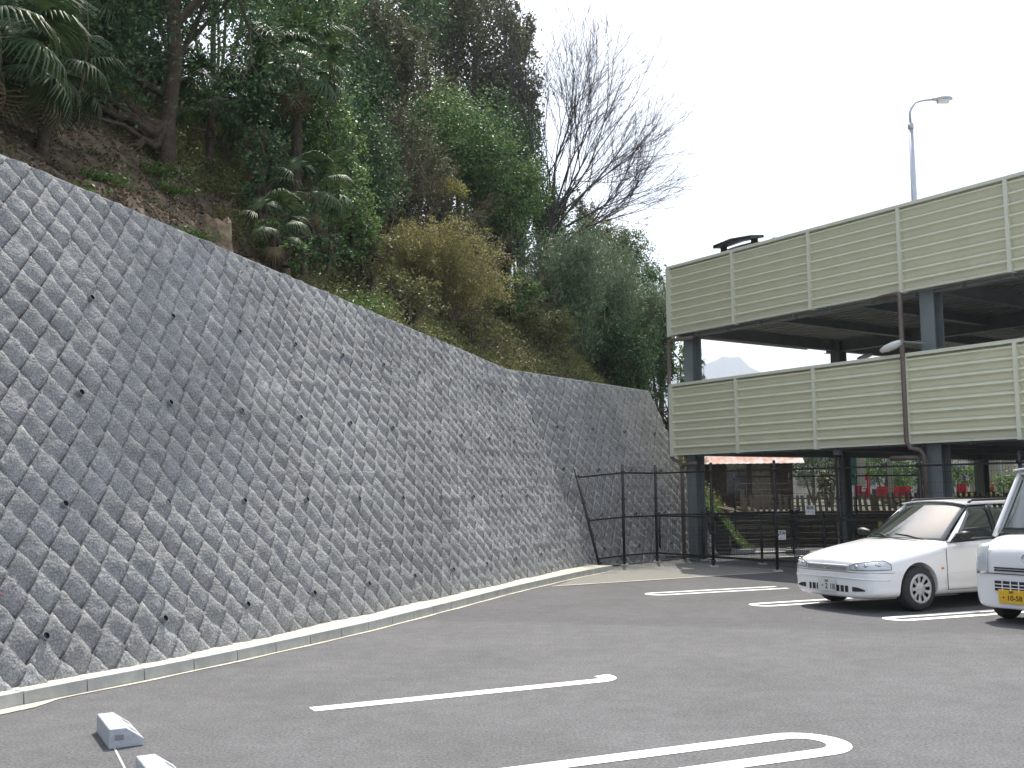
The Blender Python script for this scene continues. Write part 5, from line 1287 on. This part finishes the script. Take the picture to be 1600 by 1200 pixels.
#</cars>
#<fence>
# ------------------------------------------------------------------ black mesh fences
def mesh_fence(pts, H_, label, lean_first=None, step=.05, post=.03, rails=(.10, .48, .92), wires=True):
    """posts at pts; wires and rails between them"""
    base = np.array(pts[0]); r = empty('mesh_fence', (base[0], base[1], 0), label, 'fence')
    tops = []
    for i, p in enumerate(pts):
        b = np.array([p[0]-base[0], p[1]-base[1], 0.]); t = b+np.array([0, 0, H_])
        if i == 0 and lean_first is not None: t = b + np.array(lean_first)
        tops.append((b, t)); MB().tube([tuple(b-[0, 0, .05]), tuple(t)], post, n=8).tube([tuple(t), tuple(t+[0, 0, .018])], post*1.15, post*.5, n=8).obj('fence_post', M['black'], r, True)
        cpz = MB().box(b[0]-.09, b[0]+.09, b[1]-.09, b[1]+.09, -.02, .035).obj('post_footing', M['kerb'], r)
        for z in (.06, .33, .5, .66, .93):
            if H_ > 1.5: c = b+(t-b)*z; MB().box(c[0]-post*1.5, c[0]+post*1.5, c[1]-post*1.5, c[1]+post*1.5, c[2]-.02, c[2]+.02).obj('post_clip', M['black'], r)
    for i in range(len(pts)-1):
        (b0_, t0_), (b1_, t1_) = tops[i], tops[i+1]; Lp = np.linalg.norm(b1_-b0_); n = max(2, int(Lp/step))
        for z in rails:
            a = b0_+(t0_-b0_)*z; c = b1_+(t1_-b1_)*z; MB().beam(tuple(a), tuple(c), .02, .035).obj('fence_rail', M['black'], r)
        if wires:
            sg = Segs()
            for k_ in range(1, n):
                s_ = k_/n; a = b0_+(b1_-b0_)*s_; c = t0_+(t1_-t0_)*s_; sg.add(a+(c-a)*.04, a+(c-a)*.985, .0022, .0022)
            for k_ in range(12):
                z = .05+.9*k_/11; sg.add(b0_+(t0_-b0_)*z, b1_+(t1_-b1_)*z, .0028, .0028)
            o = link('wire_mesh', sg.mesh('wire_mesh', M['black'], 3), r); o['kind'] = 'stuff'
    return r
fp = [(1.86, 22.5), (2.46, 23.42), tuple(gnd(1027,879)[:2]), tuple(gnd(1115,886)[:2]), tuple(gnd(1215,893)[:2]), tuple(gnd(1317,901)[:2]), (7.26, 18.65), (8.3, 17.1), (9.3, 15.6), (10.3, 14.1)]
mesh_fence(fp, 2.23, 'tall black wire mesh fence before the car park, its first post leaning along the wall', lean_first=(-.50, .30, 2.12))
lf = [gnd(1027,878)[:2]+[.12,.35], gnd(1100,876)[:2], gnd(1191,882)[:2], gnd(1290,886)[:2], (8.9, 20.4), (10.5, 18.2)]
mesh_fence([tuple(p) for p in lf], 1.13, 'low black wire mesh fence under the edge of the car park, behind the tall one', rails=(.08, .96), step=.05, post=.028)
g3 = [gnd(1104,874)[:2], np.array([7.0, 26.3]), np.array([8.4, 30.8])]
mesh_fence([tuple(p) for p in g3], 1.13, 'low black fence running back under the deck from the corner of the low front fence', rails=(.08, .96), wires=True, step=.08)
mesh_fence([(6.2,29.3),(7.75,29.35),(9.6,29.3),(11.5,29.2)], 2.1, 'distant black mesh fence in front of the mossy wall behind the car park', rails=(.04,.96), step=.1, post=.022)
# small white notices on the fences
def notice(px, py, Y, w_, h_, label, lines):
    d = ray(px, py); x = d[0]*Y/d[1]; z = CH+d[2]*Y/d[1]
    o = bpy.data.objects.new('notice', None); o = MB().box(-w_/2, w_/2, -.004, .004, -h_/2, h_/2).obj('notice', M['whitecloth']); o.location = (x, Y, z); o.rotation_euler = (0, 0, R(-14)); tag(o, label, 'sign')
    for i, s_ in enumerate(lines):
        text_mesh(s_, .075, M['ink_k'], o, Matrix.Translation((0, -.006, h_*.22-i*.09)) @ Matrix.Rotation(R(90), 4, 'X'))
notice(1266, 797, 22.5, .20, .20, 'small white notice hanging on the fence below the hut, right of the tall fence post', ['禁煙', '・・'])
notice(1222, 836, 22.0, .15, .20, 'pale notice low on the fence just right of the tall fence post', ['注意'])
#</fence>
#<back>
# ------------------------------------------------------------------ beyond the car park
# old mossy retaining wall, upper terrace, picket fence, hut
sheet('terrace', [(6.4,30.6),(40,27.5),(70,80),(20,90),(9,45)], 1.02, M['earth'])
ow = empty('old_wall', (6.3, 30.2, 0), 'low dark mossy old wall holding the terrace behind the car park', 'wall')
xw = 0
for c in range(3):
    x_ = 0.; 
    while x_ < 26:
        L_ = random.uniform(.5, .95); b = MB().box(x_+.012, x_+L_-.012, .35-.0*c-random.uniform(0, .05), .75, c*.335+.01, c*.335+.325)
        o = b.obj('stone', M['mosswall'], ow); o.rotation_euler = (0, 0, R(-4)); o.location = (0, 0, 0); x_ += L_
MB().box(0, 26, .45, .8, 0, 1.01).obj('wall_core', M['core'], ow).rotation_euler = (0, 0, R(-4))
fp_ = empty('picket_fence', (6.9, 30.95, 1.02), 'weathered grey picket fence of leaning stakes on the mossy wall', 'fence', R(-4))
x_ = .0; k_ = 0
pm = [MB().box(-.042, .042, -.012, .012, 0, h_).me('picket', M['wood_gy']) for h_ in (.44, .50, .54, .48)]
while x_ < 7.6:
    o = link('picket', random.choice(pm), fp_); o.location = (x_, random.uniform(-.02, .02), -.02); o.rotation_euler = (random.uniform(-.05, .05), random.uniform(-.16, -.02), 0); x_ += .165
MB().box(-.1, 7.7, .015, .04, .12, .16).obj('picket_rail', M['wood_gy'], fp_); MB().box(-.1, 7.7, .015, .04, .34, .38).obj('picket_rail', M['wood_gy'], fp_)
for x_ in (-.12, 3.7, 7.7): MB().box(x_-.06, x_+.06, -.03, .07, -.05, .62).obj('fence_post', M['wood_gy'], fp_)
# timber hut with rusty roof
hx, hy = 6.15, 34.5
hut = empty('timber_hut', (hx, hy, 1.0), 'dark old timber hut with a rusty pinkish metal roof on the terrace', 'hut', R(-6))
Lh, Dh, He, Hr = 3.0, 3.4, 1.62, 2.6
for i in range(int(Lh/.22)): MB().box(i*.22+.006, i*.22+.214, -.012, .0, 0, He).obj('board', M['wood_dk'], hut)
MB().box(0, Lh, .004, Dh, 0, He-.02).obj('wall', M['wood_dk'], hut)
for i in range(int(Dh/.2)):
    y0 = i*.2; ym = y0+.1; hh = He+(Hr-He)*(1-abs(ym-Dh/2)/(Dh/2)); MB().box(Lh+.004, Lh+.018, y0+.006, y0+.194, 0, hh-.06).obj('board', M['wood_gy'] if i % 3 == 0 else M['wood_dk'], hut)
MB().add([(Lh, 0, He-.02), (Lh, Dh, He-.02), (Lh, Dh/2, Hr-.08)], [(0, 1, 2)]).obj('gable', M['wood_dk'], hut)
for sgn in (0, 1):
    v = []; n = 34
    for i in range(n+1):
        x_ = -.3+(Lh+.65)*i/n; dz = .007*math.cos(i*PI)
        a = (x_, -.35, He-.12+dz) if sgn == 0 else (x_, Dh+.35, He-.12+dz); v += [a, (x_, Dh/2, Hr+dz)]
    MB().add(v, [(2*i, 2*i+2, 2*i+3, 2*i+1) for i in range(n)]).obj('roof', M['rust'], hut)
MB().box(.9, 1.5, -.03, -.014, .5, 1.5).obj('window', M['pane'], hut); MB().box(1.7, 2.3, -.03, -.014, .1, 1.5).obj('door', M['wood_gy'], hut)
for x_ in (.88, 1.19, 1.5): MB().box(x_, x_+.03, -.045, -.031, .48, 1.52).obj('window_bar', M['wood_gy'], hut)
# teal tarpaulin sheet and white panel by the hut
o = MB().box(0, .55, 0, .04, 0, .95).obj('white_panel', M['house']); o.location = (11.6-.9, 33.4, 1.75); tag(o, 'pale panel with a teal strip standing right of the hut', 'panel')
o = MB().box(0, .22, 0, .02, 0, 1.1).obj('teal_tarp', M['teal']); o.location = (10.75, 33.34, 1.78); tag(o, 'folded teal tarp hanging on the pale panel right of the hut', 'tarp')
# logs and rubble on the grassy bank
LOGL = ['uppermost pale cut log on the grassy bank by the hut', 'pale cut log lying on the grassy bank nearest the old wall', 'pale cut log on the bank closest to the hut boards', 'pale cut log on the bank just above the picket fence end']
for i in range(4):
    x_ = 6.9+random.uniform(-.7, .9); y_ = 31.6+random.uniform(-.3, 1.2); z_ = max(1.05, float(hill(x_, y_)[0]))
    a = random.uniform(-.5, .2); o = MB().tube([(0,0,0),(.5,.05,.02),(1.0,.0,-.05)], .06, .05, 7).obj('log', M['twig_tan']); o.location = (x_-.3, y_, z_+.06); o.rotation_euler = (0, .25, a); tag(o, LOGL[i], 'log', 'cut logs on the grassy bank')
P = []
xx = RNG.uniform(5.2, 8.0, 110000); yy = RNG.uniform(27.3, 32.5, 110000); zz, qq = hill(xx, yy); kq = (zz > -.1) & (zz < 2.3); P = np.stack([xx, yy, np.maximum(zz, 0)+RNG.uniform(0, .1, len(xx))], 1)[kq]
V, F_ = leaf_quads(P, .075, 3, .9); tag(link('bank_grass', np_mesh('bank_grass', V, F_, M['L_weed'])), 'bright green grass on the bank at the end of the far wall', 'grass', kind='stuff')
# white bay stripes and wheel stops in the second lot
for a, b in (((6.2,28.2),(14,28.0)), ((6.5,25.9),(9.8,27.6)), ((8.1,24.0),(11.5,25.7)), ((9.8,22.0),(13.,23.6))): strip('bay_line', a, b, .1, .004, M['paint'])
for (x_, y_, lb) in ((5.95,27.3,'grey wheel stop under the deck nearest the wall end'), (7.25,26.9,'grey wheel stop under the deck, second from the wall end'), (9.4,25.4,'grey wheel stop under the deck, hidden mostly by the wagon bonnet')):
    wheel_stop((x_, y_, 0), R(-4), lb)
# utility poles seen under the deck
for (px, Y, rr, lb) in ((1391, 34, .085, 'slim grey pole behind the picket fence'), (1480, 60, .16, 'utility pole far behind the car park between houses'), (1562, 55, .13, 'utility pole far behind the kei van roof')):
    d = ray(px, 740); x_ = d[0]*Y/d[1]; o = MB().tube([(0,0,0),(0,0,7)], rr, rr*.7, 10).obj('utility_pole', M['galv'], None, True); o.location = (x_, Y, .9); tag(o, lb, 'pole')
# red festival banners and curtains
def banner(px0, px1, py0, py1, Y, label, marks=0):
    a = ray(px0, py0); b = ray(px1, py1); x0, x1 = a[0]*Y/a[1], b[0]*Y/b[1]; z1 = zat(py0, px0, Y); z0 = zat(py1, px0, Y); w_ = x1-x0
    r = empty('red_banner', (x0, Y, z0), label, 'banner', 0)
    n = 16; v = []
    for i in range(n+1):
        for z in (0, z1-z0): v.append((w_*i/n, .05*math.sin(i*1.3), z))
    MB().add(v, [(2*i, 2*i+2, 2*i+3, 2*i+1) for i in range(n)]).obj('cloth', M['red'], r)
    MB().tube([(0, .06, -z0), (0, .06, z1-z0+.15)], .03, n=6).obj('pole', M['galv'], r)
    if marks: text_mesh('稲\n荷', min(w_*.45, .22), M['whitecloth'], r, Matrix.Translation((w_*.55, -.08, (z1-z0)*.5)) @ Matrix.Rotation(R(90), 4, 'X'))
banner(1335, 1361, 745, 777, 38, 'tall red banner with white characters behind the picket fence', 1)
banner(1370, 1424, 760, 778, 40, 'long low red curtain right of the red banner, behind the picket fence')
banner(1495, 1512, 756, 775, 48, 'small red cloth seen past the grey deck column at right')
banner(1540, 1556, 757, 774, 50, 'small red cloth just left of the kei van roof')
# houses far behind
def house(px, Y, wd, dp, h, rh, label, rot=0., cols=4, m='house'):
    d = ray(px, 740); x_ = d[0]*Y/d[1]; r = empty('house', (x_, Y, .9), label, 'house', rot); MB().box(0, wd, 0, dp, 0, h).obj('wall', M[m], r)
    MB().add([(-.5,-.5,h),(wd+.5,-.5,h),(wd+.5,dp+.5,h),(-.5,dp+.5,h),(.6,dp/2,h+rh),(wd-.6,dp/2,h+rh)], [(0,1,5,4),(1,2,5),(2,3,4,5),(3,0,4),(0,3,2,1)]).obj('roof', M['roof'], r)
    for fl in range(int(h/2.6)):
        for i in range(cols):
            xx = (i+.5)*wd/cols; f_ = MB().box(xx-.7, xx+.7, -.05, -.004, .9+fl*2.7, 2.1+fl*2.7).obj('window', M['galv'], r); MB().box(xx-.64, xx+.64, -.07, -.051, .95+fl*2.7, 2.05+fl*2.7).obj('pane', M['pane'], f_)
house(1330, 62, 7, 7, 5.4, 1.6, 'pale two-storey house far behind the red banner')
house(1500, 70, 9, 8, 5.6, 1.8, 'wide pale house far behind the car park at right')
house(1240, 75, 7, 7, 3.0, 1.6, 'low pale house far behind the timber hut')
house(1585, 60, 8, 7, 3.2, 1.5, 'low house behind the kei van with a tiled roof', m='conc')
# shrubs on the terrace
tg = 'garden shrubs and trees behind the car park'
for (px, Y, top, bot, w_, lm, lb) in ((1295, 37, 700, 790, 40, 'L_brn', 'brown-green shrub right of the timber hut'), (1385, 44, 690, 770, 90, 'L_cam', 'green garden tree behind the red curtain'), (1440, 46, 700, 775, 60, 'L_dark', 'dark garden tree hidden partly by the front deck column'),
    (1466, 40, 748, 780, 22, 'L_yel', 'small yellow-flowering bush just right of the deck column'), (1495, 50, 715, 765, 50, 'L_cam', 'leafy garden tree between the two right deck columns'), (1525, 42, 770, 786, 70, 'L_olive', 'low hedge above the wagon roof at right'), (1400, 36, 774, 790, 60, 'L_olive', 'low olive plants at the foot of the red curtain'), (1580, 48, 735, 780, 60, 'L_cam', 'shrub beside the kei van windscreen in the distance'),
    (1150, 46, 640, 760, 120, 'L_dark', 'dark tree behind the timber hut'), (1270, 52, 660, 760, 110, 'L_dark', 'dark tree beyond the hut and pale panel')):
    d = ray(px, 740); x_ = d[0]*Y/d[1]; sc = Y/F_PX; zt_ = zat(top, px, Y); zb_ = max(1.05, zat(bot, px, Y)); W_ = w_*sc/2; H_ = max(.1, (zt_-zb_)/2)
    plant('garden_shrub' if H_ < 1 else 'garden_tree', (x_, Y, .95), lb, 'shrub' if H_ < 1 else 'tree', tg, [(0,0,(zt_+zb_)/2-.95,W_,min(W_,1.5),H_), (W_*.4,0,(zt_+zb_)/2-.95-H_*.2,W_*.6,min(W_,1.2),H_*.7), (-W_*.4,.1,(zt_+zb_)/2-.95+H_*.1,W_*.5,min(W_,1.2),H_*.7)], lm, leaf=.12, dens=.8)
o = MB().tube([(0,0,0),(0,0,.10)], .05, .05, 10).tube([(0,0,.10),(0,0,.16)], .045, .02, 10).obj('yellow_marker', M['yellow']); d = ray(1375, 815); o.location = (d[0]*24/d[1], 24, zat(816, 1375, 24)-.1); tag(o, 'small yellow marker cap just above the wagon bonnet', 'marker')
# far wood behind the houses
P, out = clump_points((30, 130, 3.), (75, 8, 4.2), 1500, 60, spread=.05, shell=.3); V, F_ = leaf_quads(P, .9, 1.6, .4); tag(link('far_wood', np_mesh('far_wood', V, F_, M['L_dark'])), 'band of far-off trees behind the houses', 'wood', kind='stuff')
#</back>
